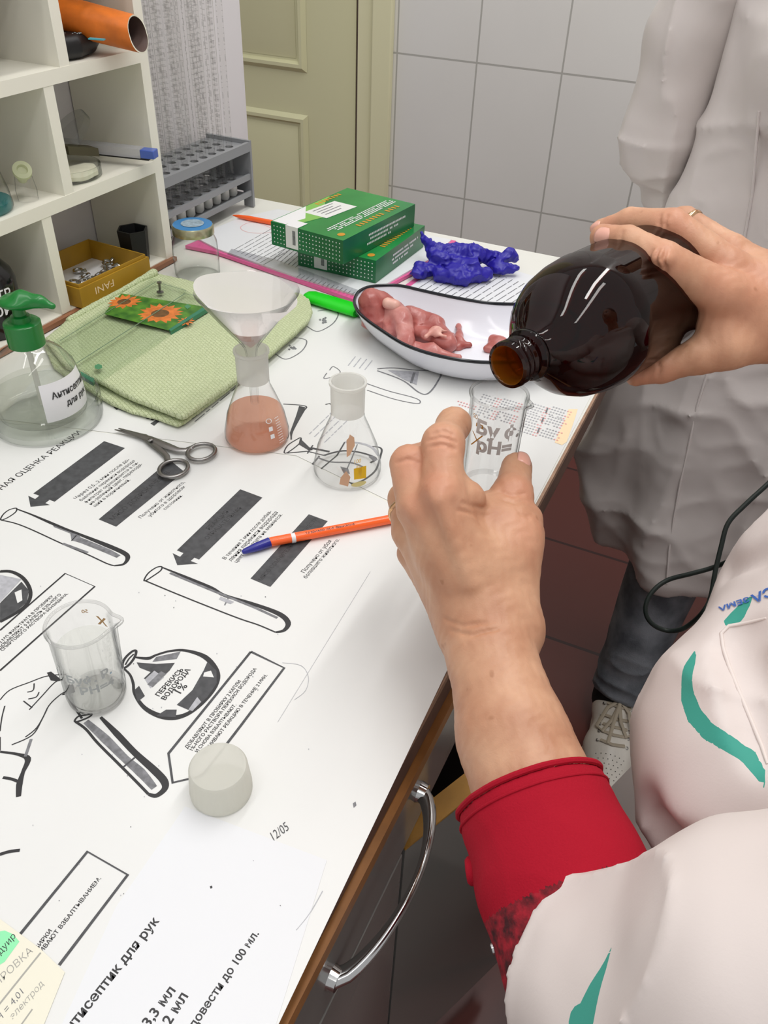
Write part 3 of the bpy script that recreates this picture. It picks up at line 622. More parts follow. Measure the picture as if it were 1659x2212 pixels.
# hand, cuff, dropper
for c_ in ([(0, 740), (50, 690), (150, 650), (240, 618), (340, 608)], [(340, 655), (325, 640), (295, 642), (265, 665), (215, 720), (150, 790)], [(345, 690), (300, 720), (250, 770), (215, 840), (165, 920), (60, 970)], [(240, 790), (190, 880), (130, 930)], [(0, 900), (10, 830), (25, 770)], [(140, 700), (170, 690), (175, 655)], [(145, 735), (185, 725), (200, 700)], [(165, 780), (120, 745)]): p_.curve(q8(c_), 0.9, 1)
p_.curve(q8([(0, 1005), (90, 1018), (143, 1042), (118, 1110), (100, 1170), (95, 1235)]), [1.5, 2, 4, 2.5, 4, 3], 1); p_.curve(q8([(15, 1137), (60, 1145), (98, 1160)]), 2, 1); p_.line(q8([(160, 940), (130, 1030)]), 2, 3); p_.curve(q8([(0, 930), (0, 1000)]), 1, 1)
p_.poly(q8([(240, 600), (262, 595), (300, 625), (330, 640), (290, 645), (260, 640)]), 1); p_.poly(q8([(330, 665), (375, 660), (385, 700), (350, 712), (315, 715), (345, 690)]), 1); p_.curve(q8([(340, 715), (380, 775), (420, 835)]), 1.6, 1)
# flask with label
p_.curve(q8([(695, 522), (760, 527), (800, 510), (870, 490), (950, 487), (1050, 520), (1108, 590), (1110, 655), (1060, 730), (980, 800), (900, 830), (820, 822), (740, 780), (690, 710), (682, 655), (665, 610), (632, 578)]), [1.5, 3, 2, 2, 2.4, 4, 4, 3, 3, 3, 4, 4, 3, 2, 2, 1.6, 1.5], 1)
p_.curve(q8([(628, 572), (630, 545), (650, 515), (680, 490), (697, 490), (690, 520), (665, 555), (640, 575)]), 2.0, 1, True); p_.curve(q8([(642, 560), (660, 530), (685, 505)]), 1.2, 1)
p_.poly(q8([(1042, 590), (1062, 545), (1108, 590), (1110, 655), (1060, 728), (980, 798), (905, 765), (985, 690)]), 2); p_.poly(q8([(1045, 600), (1080, 590), (1095, 625), (1040, 620)]), 0); p_.poly(q8([(965, 790), (1010, 725), (1030, 750), (985, 797)]), 4)
p_.poly(q8([(700, 548), (800, 556), (895, 550), (868, 590), (830, 625), (780, 600), (715, 575)]), 2); p_.poly(q8([(800, 520), (925, 492), (905, 530), (780, 545)]), 3); p_.poly(q8([(740, 630), (790, 590), (840, 625), (770, 680)]), 4)
p_.line(q8([(740, 632), (790, 585)]), 1.4, 2); p_.line(q8([(768, 668), (838, 600)]), 5, 3); p_.poly(q8([(688, 690), (712, 668), (742, 720), (705, 750)]), 2); p_.poly(q8([(800, 822), (850, 790), (905, 790), (900, 828), (830, 826)]), 2)
T('ПЕРЕКИСЬ', (344, 1505), (397, 1447), 1, 0.02); T('ВОДОРОДА', (357, 1513), (412, 1447), 1, 0.02); T('1%', (390, 1499), (406, 1482), 1, 0.012)
# captions boxes
p_.line([(542, 1408), (614, 1443), (520, 1568), (437, 1676), (373, 1691), (364, 1628), (542, 1408)], 1.9, 2)
for t_, a, b in (('ДОБАВЛЯЮТ В ПРОБИРКУ 2 КАПЛИ', (405, 1618), (521, 1472)), ('1%-НОГО РАСТВОРА ПЕРЕКИСИ ВОДОРОДА', (416, 1622), (555, 1445)), ('И СНОВА ВЗБАЛТЫВАЮТ.', (427, 1626), (511, 1523)), ('ОЦЕНИВАЮТ РЕАКЦИЮ В ТЕЧЕНИЕ 2 МИН.', (441, 1632), (578, 1459)),
                 ('2 МЛ ФИЛЬТРАТА В ПРОБИРКУ', (2, 1390), (116, 1288)), ('ДОБАВЛЯЮТ 5 КАПЕЛЬ 0,2%-НОГО', (0, 1403), (133, 1285)), ('СПИРТОВОГО РАСТВОРА БЕНЗИДИНА.', (6, 1407), (148, 1283)),
                 ('БИРКИ', (82, 2052), (113, 2011)), ('ИВАЮТ ВЗБАЛТЫВАНИЕМ.', (92, 2058), (219, 1898))): T(t_, a, b, 1, 0.01)
p_.line([(0, 1362), (141, 1239), (205, 1267), (0, 1449)], 1.5, 1)
p_.line([(39, 2024), (189, 1840), (276, 1890), (128, 2085)], 1.8, 2)
p_.curve([(0, 1846), (20, 1840), (43, 1837)], 2.0, 1); p_.curve([(41, 1690), (43, 1705), (38, 1721)], 2.0, 1)
# flask at the left edge
p_.curve(q8([(0, 82), (60, 84), (120, 118), (155, 180), (145, 240), (90, 290), (0, 340)]), 3, 1); p_.poly(q8([(0, 100), (110, 122), (0, 240)]), 4); p_.poly(q8([(0, 245), (110, 135), (148, 180), (138, 240), (80, 290), (0, 335)]), 2); p_.poly(q8([(75, 190), (110, 175), (115, 230), (90, 245)]), 0)
for i in range(40):
    x, y = random.uniform(60, 800), random.uniform(1250, 2100)
    if x < 850 - (y - 1250) * .45: p_.poly([(x, y), (x + 2, y + .5), (x + 1.5, y + 2.5), (x - .3, y + 2)], random.choice((3, 4, 4)))
p_.curve([(610, 1432), (650, 1438), (666, 1462), (660, 1492), (636, 1512)], .35, 4); p_.line([(800, 1235), (600, 1560)], .3, 4); p_.curve([(697, 1925), (668, 1975), (640, 2010)], .5, 4); p_.poly([(762, 1736), (768, 1732), (770, 1740), (764, 1745)], 3)
T('12/05', (592, 1817), (628, 1790), 2, -0.006, 1.5, 0.3)
sheet_obj('printed_poster', p_, INKS, 'white laminated poster of test tube and flask drawings, near half of desk', 'poster',
          [(640, 986), (1080, 1208), (560, 2300), (-400, 2300), (-400, 1150), (0, 908)])
# antiseptic instruction sheet
s_ = Sheet(Z0 + 0.0009)
def ext(a, b, k): a, b = np.array(a, float), np.array(b, float); return tuple(b + (a - b) * k)
s_.text('Антисептик для рук', ext((168, 2212), (345, 1989), 1.18), (345, 1989), 1, 0.022); s_.text('33,3 мл', ext((318, 2225), (380, 2140), 1.12), (380, 2140), 1, 0.022); s_.text('4,2 мл', (352, 2240), (407, 2152), 1, 0.022)
s_.text('довести до 100 мл.', ext((428, 2212), (560, 2017), 1.06), (560, 2017), 1, 0.02)
s_.poly([(453, 1915), (458, 1913), (459, 1918), (455, 1920)], 1); s_.poly([(604, 1956), (606, 1955), (607, 1958)], 2)
sheet_obj('instruction_sheet', s_, ['paper_cool'] + INKS[1:], 'cool white sheet with large bold text, at near end of desk', 'paper',
          [(400, 1742), (706, 1858), (560, 2330), (80, 2330), (250, 1960)])
# yellowish notebook page with marker
n_ = Sheet(Z0 + 0.0012)
n_.poly([(-20, 2000), (0, 2012), (10, 2010), (28, 2018), (42, 2034), (10, 2078), (-20, 2096)], 8); n_.text('градуир', (-22, 2092), (36, 2022), 1, 0.0, 1.1, .25)
n_.text('ГРАДУИРОВКА', (-75, 2200), (72, 2056), 7, -0.006, 1.1, .15); n_.text('рН = 4,01', (-12, 2222), (54, 2142), 3, -0.004, 1.1, .25); n_.text('электрод', (28, 2203), (96, 2126), 7, -0.004, 1.1, .25); n_.line([(-10, 2180), (88, 2058)], 1, 7)
n_.line([(40, 2222), (70, 2180)], .8, 7)
sheet_obj('notebook_page', n_, ['paper_warm'] + INKS[1:], 'yellowish handwritten page with a green highlighted word, bottom left', 'paper', [(-300, 2300), (-300, 2100), (0, 1985), (88, 2050), (140, 2100), (60, 2300)])
# ================================================================== pigeonhole shelf on the desk
ZT = 0.7512
XF, XB = -0.76, -0.883
sh = empty('pigeonhole_shelf', (-0.82, 0.5, 0.75), 'white open pigeonhole shelf unit standing along the left wall on the desk', 'shelf')
YS0, YS1 = 0.28, 0.937
MB().box((XB, 0.921, 0.7515), (XF, YS1, 1.165)).build('side_panel', 'shelf_white', sh)
MB().box((XB, YS0, 0.7515), (XF, YS0 + .016, 1.165)).build('side_panel', 'shelf_white', sh)
for z0, z1 in ((0.877, 0.892), (1.009, 1.024), (1.15, 1.165)): MB().box((XB, YS0 + .016, z0), (XF + (0.0005), 0.921, z1)).build('shelf_board', 'shelf_white', sh)
MB().box((XB, YS0 + .016, 0.7515), (XF - .001, 0.921, 0.7585)).build('bottom_board', 'shelf_white', sh)
o = MB().box((XF - 0.001, YS0, 0.7515), (XF + 0.006, 0.9365, 0.7572)).build('edge_strip', 'brown_strip', sh); o['label'] = 'brown strip along the foot of the shelf'
for y, za, zb in ((0.7835, 1.024, 1.15), (0.7525, 0.892, 1.009), (0.709, 0.7585, 0.877), (0.60, 1.024, 1.15), (0.57, 0.892, 1.009), (0.50, .7585, .877)): MB().box((XB, y, za), (XF, y + 0.0155, zb)).build('divider', 'shelf_white', sh)
# --- shelf contents
t = empty('dark_bottle', (-0.80, 0.640, 0.7590), 'black bottle with a white cap and white handwriting, bottom shelf compartment', 'bottle')
m = MB(); m.lathe([(0.034, 0), (0.036, 0.003), (0.036, 0.062), (0.033, 0.072), (0.022, 0.086), (0.014, 0.094), (0.013, 0.099)], t.location, seg=40); m.build('bottle_body', 'black_gloss', t)
m = MB(); m.lathe([(0.0155, 0.097), (0.0155, 0.109), (0.014, 0.111)], t.location, seg=24); m.build('cap', 'white_plastic', t)
def wrap(mb, s_, c, rfun, phi0, z0, h, mi=0, bold=0.0, shear=0.0, eps=0.0003, dirn=1, slope=0.0, axisM=None):
    v, f, wd = glyphs(s_, bold, shear); sc = h / 0.7; vs = []
    for x, y in v:
        zz = z0 + y * sc + slope * x * sc; rr = rfun(zz) + eps; a = phi0 + dirn * x * sc / rr; vs.append((c[0] + rr * math.cos(a), c[1] + rr * math.sin(a), c[2] + zz))
    mb.add(vs, f, mi, False)
def camphi(c): return math.atan2(CAM[1] - c[1], CAM[0] - c[0])
ph = camphi(t.location)
m = MB(); wrap(m, 'НЕЙТР.', t.location, lambda z: .0362, ph - 0.62, 0.048, 0.011, 0, 0.02); wrap(m, 'ФОРМ-Н', t.location, lambda z: .0362, ph - 0.30, 0.030, 0.011, 0, 0.02); m.build('handwritten_marking', 'white_print', t)
t = empty('brown_bottle', (-0.800, 0.690, 1.0245), 'brown bottle with a white label in the top left shelf compartment', 'bottle')
m = MB(); m.lathe([(0.026, 0), (0.028, 0.003), (0.028, 0.07), (0.02, 0.085), (0.012, 0.092), (0.012, 0.108)], t.location, seg=32); m.build('bottle_body', mat('brown_glass', '#2a1710', 0.1), t)
m = MB(); m.lathe([(0.0284, 0.022), (0.0284, 0.06)], t.location, seg=32); m.f = [q for q in m.f if len(q) == 4]; m.build('label_sticker', 'white_print', t)
t = empty('glass_flask', (-0.805, 0.665, 0.8930), 'clear flask holding teal liquid in the middle shelf compartment', 'flask')
m = MB(); m.lathe([(0.036, 0.0), (0.038, 0.004), (0.036, 0.02), (0.030, 0.045), (0.018, 0.075), (0.013, 0.085), (0.013, 0.105)], t.location, seg=40); m.f = m.f[:-1]; m.build('flask_body', 'glass', t)
m = MB(); m.lathe([(0.0355, 0.001), (0.037, 0.004), (0.0365, 0.010)], t.location, seg=40); m.build('teal_liquid', 'teal_liquid', t)
t = empty('plastic_stopper', (-0.80, 0.703, 0.8930), 'pale yellow plastic stopper beside the flask on the middle shelf', 'stopper')
c = onx(48, 372, -0.786); m = MB(); m.lathe([(0.0055, -0.016), (0.007, 0), (0.0105, 0.001), (0.0105, 0.006), (0.006, 0.0065), (0.005, 0.003)], c, (0.5, -0.35, 0.55), 28); m.build('stopper_plug', clear('stopper_plastic', milky=0.75, milk=(0.75, 0.78, 0.55), rough=.3), t)
m = MB(); m.lathe([(0.011, -0.0345), (0.012, -0.02), (0.0095, -0.004)], (c[0], c[1], c[2]), (0, 0, 1), 24); m.f = m.f[:-1]; m.build('plug_cup', 'glass', t)
t = empty('petri_dish', (-0.812, 0.812, 0.8925), 'round glass petri dish with white powder on the middle shelf', 'dish')
m = MB(); m.lathe([(0.043, 0), (0.0445, 0.001), (0.0445, 0.014), (0.043, 0.014), (0.043, 0.002), (0.001, 0.002)], t.location, seg=56); m.build('dish_base', 'glass_thick', t)
m = MB(); m.lathe([(0.0001, 0.0025), (0.040, 0.0025), (0.040, 0.007), (0.03, 0.0095), (0.0001, 0.010)], t.location, seg=40, fn=lambda r_, z_, a: (r_ * (1 + .03 * math.sin(5 * a)), z_ + .001 * math.sin(7 * a) * r_ / .04)); m.build('white_powder', mat('powder', '#e4e2cc', 0.9, bump=.6, bscale=300), t)
m = MB(); R_ = Matrix.Rotation(0.62, 3, 'X') @ Matrix.Rotation(-0.35, 3, 'Y'); cc = Vector((-0.833, 0.853, 0.926)); m.lathe([(0.036, 0), (0.0365, 0.009)], cc, R_ @ Vector((0, 0, 1)), 48); m.f = [q for q in m.f if len(q) == 4 or 1]; m.build('dish_lid', 'glass_thick', t)
a = onx(150, 335, -0.80); b = onx(215, 338, -0.80); m = MB(); m.obox(a, b - a, (-0.02, 0.004, 0), (0, 0, 0.010)); tag(m.build('eraser_block', mat('dark_olive', '#4b4630', .7)), 'dark olive block lying in the petri dish', 'eraser')
t = empty('thermometer_case', (0, 0, 0), 'clear tube case with a blue end cap sticking out of the middle shelf', 'case')
a = np.array([-0.868, 0.868, 0.905]); b = onx(338, 342, -0.738); dv = (b - a); ux = dv / np.linalg.norm(dv); sd = np.cross(ux, [0, 0, 1]); sd /= np.linalg.norm(sd); up = np.cross(sd, ux)
m = MB(); m.obox(a - sd * .008, dv * .86, sd * .016, up * .011); m.build('clear_tube', clear('case_plastic', milky=.45, milk=(.75, .75, .8), rough=.1), t)
m = MB(); m.obox(a + dv * .86 - sd * .0075, dv * .14, sd * .015, up * .0105); m.build('blue_cap', 'blue_plastic', t, bevel=.001)
m = MB(); m.obox(a - sd * .002 - up * .003, dv * .93, sd * .006, up * .002); m.build('black_tray', 'black', t)
# orange leather roll over a beaded black pouch
a = np.array([-0.868, 0.842, 1.070]); b = onx(300, 78, -0.722); m = MB(); dv = (b - a); ux = dv / np.linalg.norm(dv); sd = np.cross(ux, [0, 0, 1]); sd /= np.linalg.norm(sd); up = np.cross(sd, ux)
N_ = 28; prof = []
for i in range(N_): th = 2 * PI * i / N_; prof.append((math.cos(th) * 0.024, math.sin(th) * 0.017 + (0.004 if math.sin(th) > 0 else 0)))
vs = []
for q, sc in ((a, 1.0), (a + dv * .5, 1.03), (b, 0.98), (b, 0.90), (a + dv * .7, 0.90)):
    for x, y in prof: vs.append(q + sd * x * sc + up * y * sc + (ux * (-y * 0.35) if (sc in (0.98, .90)) else 0))
m.add(vs, [(r_ * N_ + i, r_ * N_ + (i + 1) % N_, (r_ + 1) * N_ + (i + 1) % N_, (r_ + 1) * N_ + i) for r_ in range(4) for i in range(N_)] + [tuple(range(4 * N_, 5 * N_))], 0)
m.m = [0 if i < 2 * N_ else (1 if i < 3 * N_ else 2) for i in range(len(m.f))]
t = empty('leather_case', (0, 0, 0), 'orange leather case with dark lining jutting out of the top shelf compartment', 'case'); m.build('case_body', ['orange_leather', 'paper_warm', 'brown_dark'], t)
pts = [(-0.872, 0.802, 0), (-0.772, 0.802, 0), (-0.766, 0.83, 0), (-0.775, 0.865, 0), (-0.80, 0.90, 0), (-0.86, 0.905, 0)]
t = empty('beaded_pouch', (0, 0, 0), 'black beaded pouch with a turquoise patch under the orange leather case', 'pouch')
organic('pouch_body', t, ['black'], [('p', [(p[0], p[1]) for p in pts], 1.0248, 1.050, 0.010)], 0.0025)
m = MB(); rr = random.Random(3)
for i in range(60):
    x, y = rr.uniform(-.82, -.772), rr.uniform(.806, .87)
    m.lathe([(0.0001, 0.0010), (0.0009, 0.0006), (0.001, 0)], (x, y, 1.0496), seg=6)
m.build('beads', mat('bead', '#9aa4a4', .2), t); c = onz(208, 86, 1.050); m = MB(); m.obox((c[0] - .009, c[1] - .003, 1.0498), (0.018, 0.004, 0), (-0.002, 0.006, 0), (0, 0, 0.0012)); m.build('turquoise_patch', mat('turq', '#3f9fae', .4), t)
# ochre box with clips
a = onz(172, 668, 0.7592); t = empty('cardboard_box', (0, 0, 0), 'ochre cardboard box lid holding metal clips, bottom shelf compartment', 'box')
P0 = np.array([-0.748, 0.733]); ux = np.array([0.06, 1.0]); ux /= np.linalg.norm(ux); vx = np.array([-ux[1], ux[0]]); LX, LY, HZ = 0.128, 0.108, 0.026
def bq(u0, v0, u1, v1, z0, z1, mi=0, mb=None): mb.obox((*(P0 + ux * u0 + vx * v0), z0), (*(ux * (u1 - u0)), 0), (*(vx * (v1 - v0)), 0), (0, 0, z1 - z0), mi)
m = MB(); z_ = 0.7592; bq(0, 0, LX, LY, z_, z_ + .002, 0, m); bq(0, 0, LX, .0022, z_ + .002, z_ + HZ, 0, m); bq(0, LY - .0022, LX, LY, z_ + .002, z_ + HZ, 0, m); bq(0, .0022, .0022, LY - .0022, z_ + .002, z_ + HZ, 0, m); bq(LX - .0022, .0022, LX, LY - .0022, z_ + .002, z_ + HZ, 0, m)
bq(.003, .003, LX - .003, .0045, z_ + .002, z_ + HZ + .004, 0, m); bq(.003, LY - .0045, LX - .003, LY - .003, z_ + .002, z_ + HZ + .004, 0, m); bq(.003, .0045, .0045, LY - .0045, z_ + .002, z_ + HZ + .004, 0, m); bq(LX - .0045, .0045, LX - .003, LY - .0045, z_ + .002, z_ + HZ + .004, 0, m)
bq(.0046, .0046, LX - .0046, LY - .0046, z_ + .002, z_ + .0035, 1, m); v, f, wd = glyphs('FANI', 0.0, 0.0); sc = 0.013
m.add([(*(P0 + ux * (0.058 - p[0] * sc * 1.25) - vx * 0.0002), z_ + 0.019 - p[1] * sc) for p in v], f, 2, False); m.build('box_tray', ['ochre', 'white_print', 'print_orange'], t)
cl = None; rr = random.Random(11)
spots = [(168, 583, 0), (238, 572, .3), (252, 560, 1.2), (200, 606, 2), (178, 608, .8), (160, 612, .2), (225, 586, 1.9), (185, 596, 2.6), (215, 596, .4)]
for i, (px, py, an) in enumerate(spots):
    q = onz(px, py, z_ + .008); uv = (q[:2] - P0) @ np.array([ux, vx]).T; uv = np.clip(uv, (.016, .016), (LX - .016, LY - .016)); q = np.array([*(P0 + ux * uv[0] + vx * uv[1]), z_ + .0075 + .001 * (i % 3)])
    if cl is None:
        cl = empty('metal_clip', tuple(q)); m = MB(); m.tube([(q[0] + .0052 * math.cos(k / 14 * 2 * PI), q[1] + .0052 * math.sin(k / 14 * 2 * PI), q[2]) for k in range(14)], .0019, 8, closed=True); m.build('clip_ring', 'chrome', cl)
        m = MB(); m.tube([(q[0] + .005, q[1], q[2]), (q[0] + .010, q[1] + .002, q[2] + .002), (q[0] + .014, q[1] + .001, q[2])], [.0026, .0030, .0015], 8, flat=.5); m.build('clip_arm', 'chrome', cl); first = cl
    else:
        cl = first.copy(); COL.objects.link(cl); cl.location = tuple(q)
        for ch in list(first.children): c2 = ch.copy(); COL.objects.link(c2); par(c2, cl, ch)
        cl.rotation_euler = (rr.uniform(-.3, .3), rr.uniform(-.3, .3), an)
    tag(cl, 'small shiny metal clip lying apart from the heap in the ochre box' if i == 0 else 'small shiny metal clip heaped with others in the ochre box', 'clip', None if i == 0 else 'metal clips in the ochre box')
# black pen cup
q = onz(290, 553, .7590); m = MB(); c = (-0.790, 0.893, .7590)
m.lathe([(0.019, 0), (0.022, 0.046), (0.0195, 0.046), (0.017, 0.003), (0.0001, 0.003)], c, seg=6); m.sm = [False] * len(m.f); tag(m.build('plastic_cup', 'black'), 'small empty black faceted cup behind the ochre box on the bottom shelf', 'cup')
# small dark bottle at left picture edge
t = empty('reagent_bottle', (-0.715, 0.522, ZT), 'dark bottle partly visible at the left edge behind the soap dispenser', 'bottle'); m = MB(); m.lathe([(0.019, 0), (0.020, 0.002), (0.020, 0.05), (0.012, 0.062), (0.010, 0.07)], t.location, seg=28); m.build('bottle_body', 'black_gloss', t)

# ================================================================== rack with tall graduated pipettes
rk = empty('pipette_rack', (-0.82, 1.08, 0.75), 'grey plastic rack of three tiers holding tall glass pipettes behind the jar', 'rack')
RX0, RX1, RY0, RY1 = -0.868, -0.790, 0.960, 1.190
rows = [-0.806, -0.830, -0.854]; ys = [0.976 + 0.0235 * i for i in range(9)]
def holed(z0, z1, hr):
    m = MB(); seg = 12
    xs = [RX0] + [(rows[2] + rows[1]) / 2, (rows[1] + rows[0]) / 2] + [RX1]
    yy = [RY0] + [(ys[i] + ys[i + 1]) / 2 for i in range(8)] + [RY1]
    rws = [rows[2], rows[1], rows[0]]
    for i in range(3):
        for j in range(9):
            x0, x1, y0, y1 = xs[i], xs[i + 1], yy[j], yy[j + 1]; cx, cy = rws[i], ys[j]
            ring = []; outr = []
            for k in range(seg):
                a = 2 * PI * k / seg + PI / 4 * 0; cx_, sy_ = math.cos(a), math.sin(a); ring.append((cx + hr * cx_, cy + hr * sy_))
                tx = ((x1 - cx) if cx_ > 0 else (x0 - cx)) / cx_ if abs(cx_) > 1e-6 else 1e9; ty = ((y1 - cy) if sy_ > 0 else (y0 - cy)) / sy_ if abs(sy_) > 1e-6 else 1e9; tt = min(tx, ty); outr.append((cx + cx_ * tt, cy + sy_ * tt))
            cor = [(x1, y1), (x0, y1), (x0, y0), (x1, y0)]
            for z, fl in ((z1, 0), (z0, 1)):
                vs = [(*p, z) for p in ring] + [(*p, z) for p in outr] + [(*p, z) for p in cor]; fs = [(k, (k + 1) % seg, seg + (k + 1) % seg, seg + k) for k in range(seg)]
                for ci in range(4):
                    aa = PI / 4 + ci * PI / 2; ka = int(math.floor((math.atan2(cor[ci][1] - cy, cor[ci][0] - cx) % (2 * PI)) / (2 * PI / seg))); fs.append((seg + ka, seg + (ka + 1) % seg, 2 * seg + ci))
                m.add(vs, fs, 0, False)
            m.add([(*p, z1) for p in ring] + [(*p, z0) for p in ring], [(k, (k + 1) % seg, seg + (k + 1) % seg, seg + k) for k in range(seg)], 0, True)
    return m
m = holed(0.846, 0.850, 0.0068); m.build('top_plate', 'rack_grey', rk)
m = MB(); m.box((RX1, RY0, 0.840), (RX1 + .006, RY1, 0.854)); m.box((RX1, RY0, 0.796), (RX1 + .004, RY1, 0.805)); m.box((RX1, RY0, 0.770), (RX1 + .004, RY1, 0.778)); m.box((RX0, RY0, .84), (RX0 + .004, RY1, .8455)); m.build('rail', 'rack_grey', rk)
m = holed(0.797, 0.800, 0.0075); m.build('middle_plate', 'rack_grey', rk)
MB().box((RX0, RY0, .770), (RX1, RY1, .773)).build('bottom_plate', 'rack_grey', rk)
for y in (RY0 - .004, RY1):
    m = MB(); m.box((RX0, y, .7755), (RX1 + .006, y + .005, .856)); m.box((RX0, y, ZT), (RX0 + .018, y + .005, .7755)); m.box((RX1 - .012, y, ZT), (RX1 + .006, y + .005, .7755)); m.build('end_panel', 'rack_grey', rk)
pp = None; rr = random.Random(5)
for i, x in enumerate(rows):
    for j, y in enumerate(ys):
        if i == 2 and j % 2: continue
        H = 0.45 if (i + j) % 3 else 0.40
        if pp is None:
            pp = empty('glass_pipette', (x, y, .7735)); c = (x, y, .7735)
            m = MB(); m.lathe([(0.0036, 0.012), (0.0050, 0.03), (0.0050, 0.43), (0.0042, 0.44)], c, seg=12); m.f = [q for q in m.f if len(q) == 4]; m.build('glass_tube', 'glass_grad', pp)
            m = MB(); m.lathe([(0.0055, 0.0003), (0.0080, 0.004), (0.0080, 0.020), (0.005, 0.023)], c, seg=14); m.build('white_tip', 'white_plastic', pp)
            base = pp
        else:
            pp = base.copy(); COL.objects.link(pp); pp.location = (x, y, .7735)
            for ch in list(base.children): c2 = ch.copy(); COL.objects.link(c2); par(c2, pp, ch)
            pp.rotation_euler = (rr.uniform(-.006, .006), rr.uniform(-.006, .006), rr.uniform(-1.0, 1.0))
        tag(pp, 'tall clear glass pipette with dark graduations upright in the grey rack', 'pipette', 'glass pipettes in the grey rack')

# ================================================================== jar, folder, sheets, pens, boxes, glove at the far end
c = (-0.700, 0.911, ZT); t = empty('glass_jar', c, 'small clear glass jar with a blue and silver lid beside the shelf', 'jar')
m = MB(); m.lathe([(0.029, 0), (0.031, 0.003), (0.0315, 0.03), (0.0305, 0.048), (0.027, 0.056), (0.0255, 0.060)], c, seg=44); m.f = m.f[:-1]; m.build('jar_body', 'glass_thick', t)
m = MB(); m.lathe([(0.0268, 0.058), (0.0282, 0.0585), (0.0282, 0.068), (0.0265, 0.0705), (0.024, 0.071), (0.0001, 0.0712)], c, seg=44); m.m = [1 if f_[0] >= 44 * 3 else 0 for f_ in m.f]
ld = m.build('lid', [mat('tin', '#b9b595', .25, metal=.8), 'lid_blue'], t)
m = MB(); m.lathe([(0.0155, 0.0716), (0.0001, 0.0717)], c, seg=28); m.build('lid_emblem', mat('lid_silver', '#9fb6c4', .35, var=.4, vscale=200), ld)
def pxpoly(pts, z): return [tuple(onz(x, y, z)[:2]) for x, y in pts]
t = empty('document_folder', (0, 0, 0), 'pink edged folder of printed papers under the green boxes', 'folder')
m = MB(); m.prism(pxpoly([(400, 530), (466, 543), (640, 603), (773, 650), (945, 560), (985, 520), (590, 455)], .756), ZT, 0.7560); m.build('folder_cover', 'pink', t)
m = MB(); m.prism(pxpoly([(420, 512), (520, 470), (600, 452), (975, 518), (935, 556), (784, 642), (640, 598), (470, 538)], .758), 0.7561, 0.7585); m.build('paper_stack', 'paper_cool', t)
g = Sheet(0.7586); lines_of(g, 505, 540, 590, 492, 8, 4, 9, 1.1, 0, 9, 3); lines_of(g, 590, 560, 625, 530, 8, 3, 7, 1.1, 0, 10, 3); lines_of(g, 640, 600, 650, 592, 9, 3, 14, .9, 0, 12); g.upfix(); g.build('printed_text', ['ink_mid', 'print_red'], t, fix=False); g = Sheet(0.7586); g.curve([(520, 490), (545, 480), (580, 490), (590, 500), (560, 504), (530, 500)], 1.0, 0, True); g.upfix(); g.build('round_stamp', ['print_red'], t, fix=False)
m = MB(); m.prism(pxpoly([(500, 536), (600, 560), (782, 628), (778, 638), (600, 586), (490, 548)], .76), 0.7588, 0.7592); m.build('clear_sleeve', 'sleeve_film', t)
t = empty('text_sheet', (0, 0, 0), 'white sheet with dense printed lines and a pink margin under the dark blue glove', 'paper')
m = MB(); m.prism(pxpoly([(872, 618), (1135, 672), (1165, 600), (975, 545)], .7512), ZT, 0.7516); m.build('paper_leaf', 'paper_cool', t)
g = Sheet(0.7517); lines_of(g, 905, 622, 990, 568, 13, 4, 17, 1.3, 0, 22, 3); g.upfix(); g.build('printed_text', ['ink_mid', 'pink'], t, fix=False); g = Sheet(0.7517); g.poly([(872, 618), (884, 620), (985, 549), (975, 545)], 0); g.upfix(); g.build('pink_margin', ['pink'], t, fix=False)
# neon green marker
a, b = onz(668, 640, .757), onz(775, 672, .757); t = empty('highlighter_pen', (0, 0, 0), 'bright neon green highlighter lying between the towel and the tray', 'marker')
m = MB(); m.tube([a + (b - a) * k for k in (-.08, -.04, .05, .5, 1.0)], [.006, .0105, .0135, .014, .014], 16, flat=.5); m.build('pen_barrel', 'neon_green', t)
m = MB(); m.tube([b, b + (b - a) * .12, b + (b - a) * .22], [.009, .008, .003], 12, flat=.62); m.build('pen_cap', 'green_plastic', t)
# orange pen at the far end
a, b = onz(503, 465, .7625), onz(600, 483, .7625); t = empty('ballpoint_pen', (0, 0, 0), 'orange pen with its tip sticking out from under the green boxes at the far end', 'pen')
m = MB(); ax_ = b - a; m.tube([a, a + ax_ * .12, a + ax_ * .35, a + ax_ * 1.35], [.0008, .0026, .0038, .004], 12); m.build('pen_barrel', 'orange_pen', t)
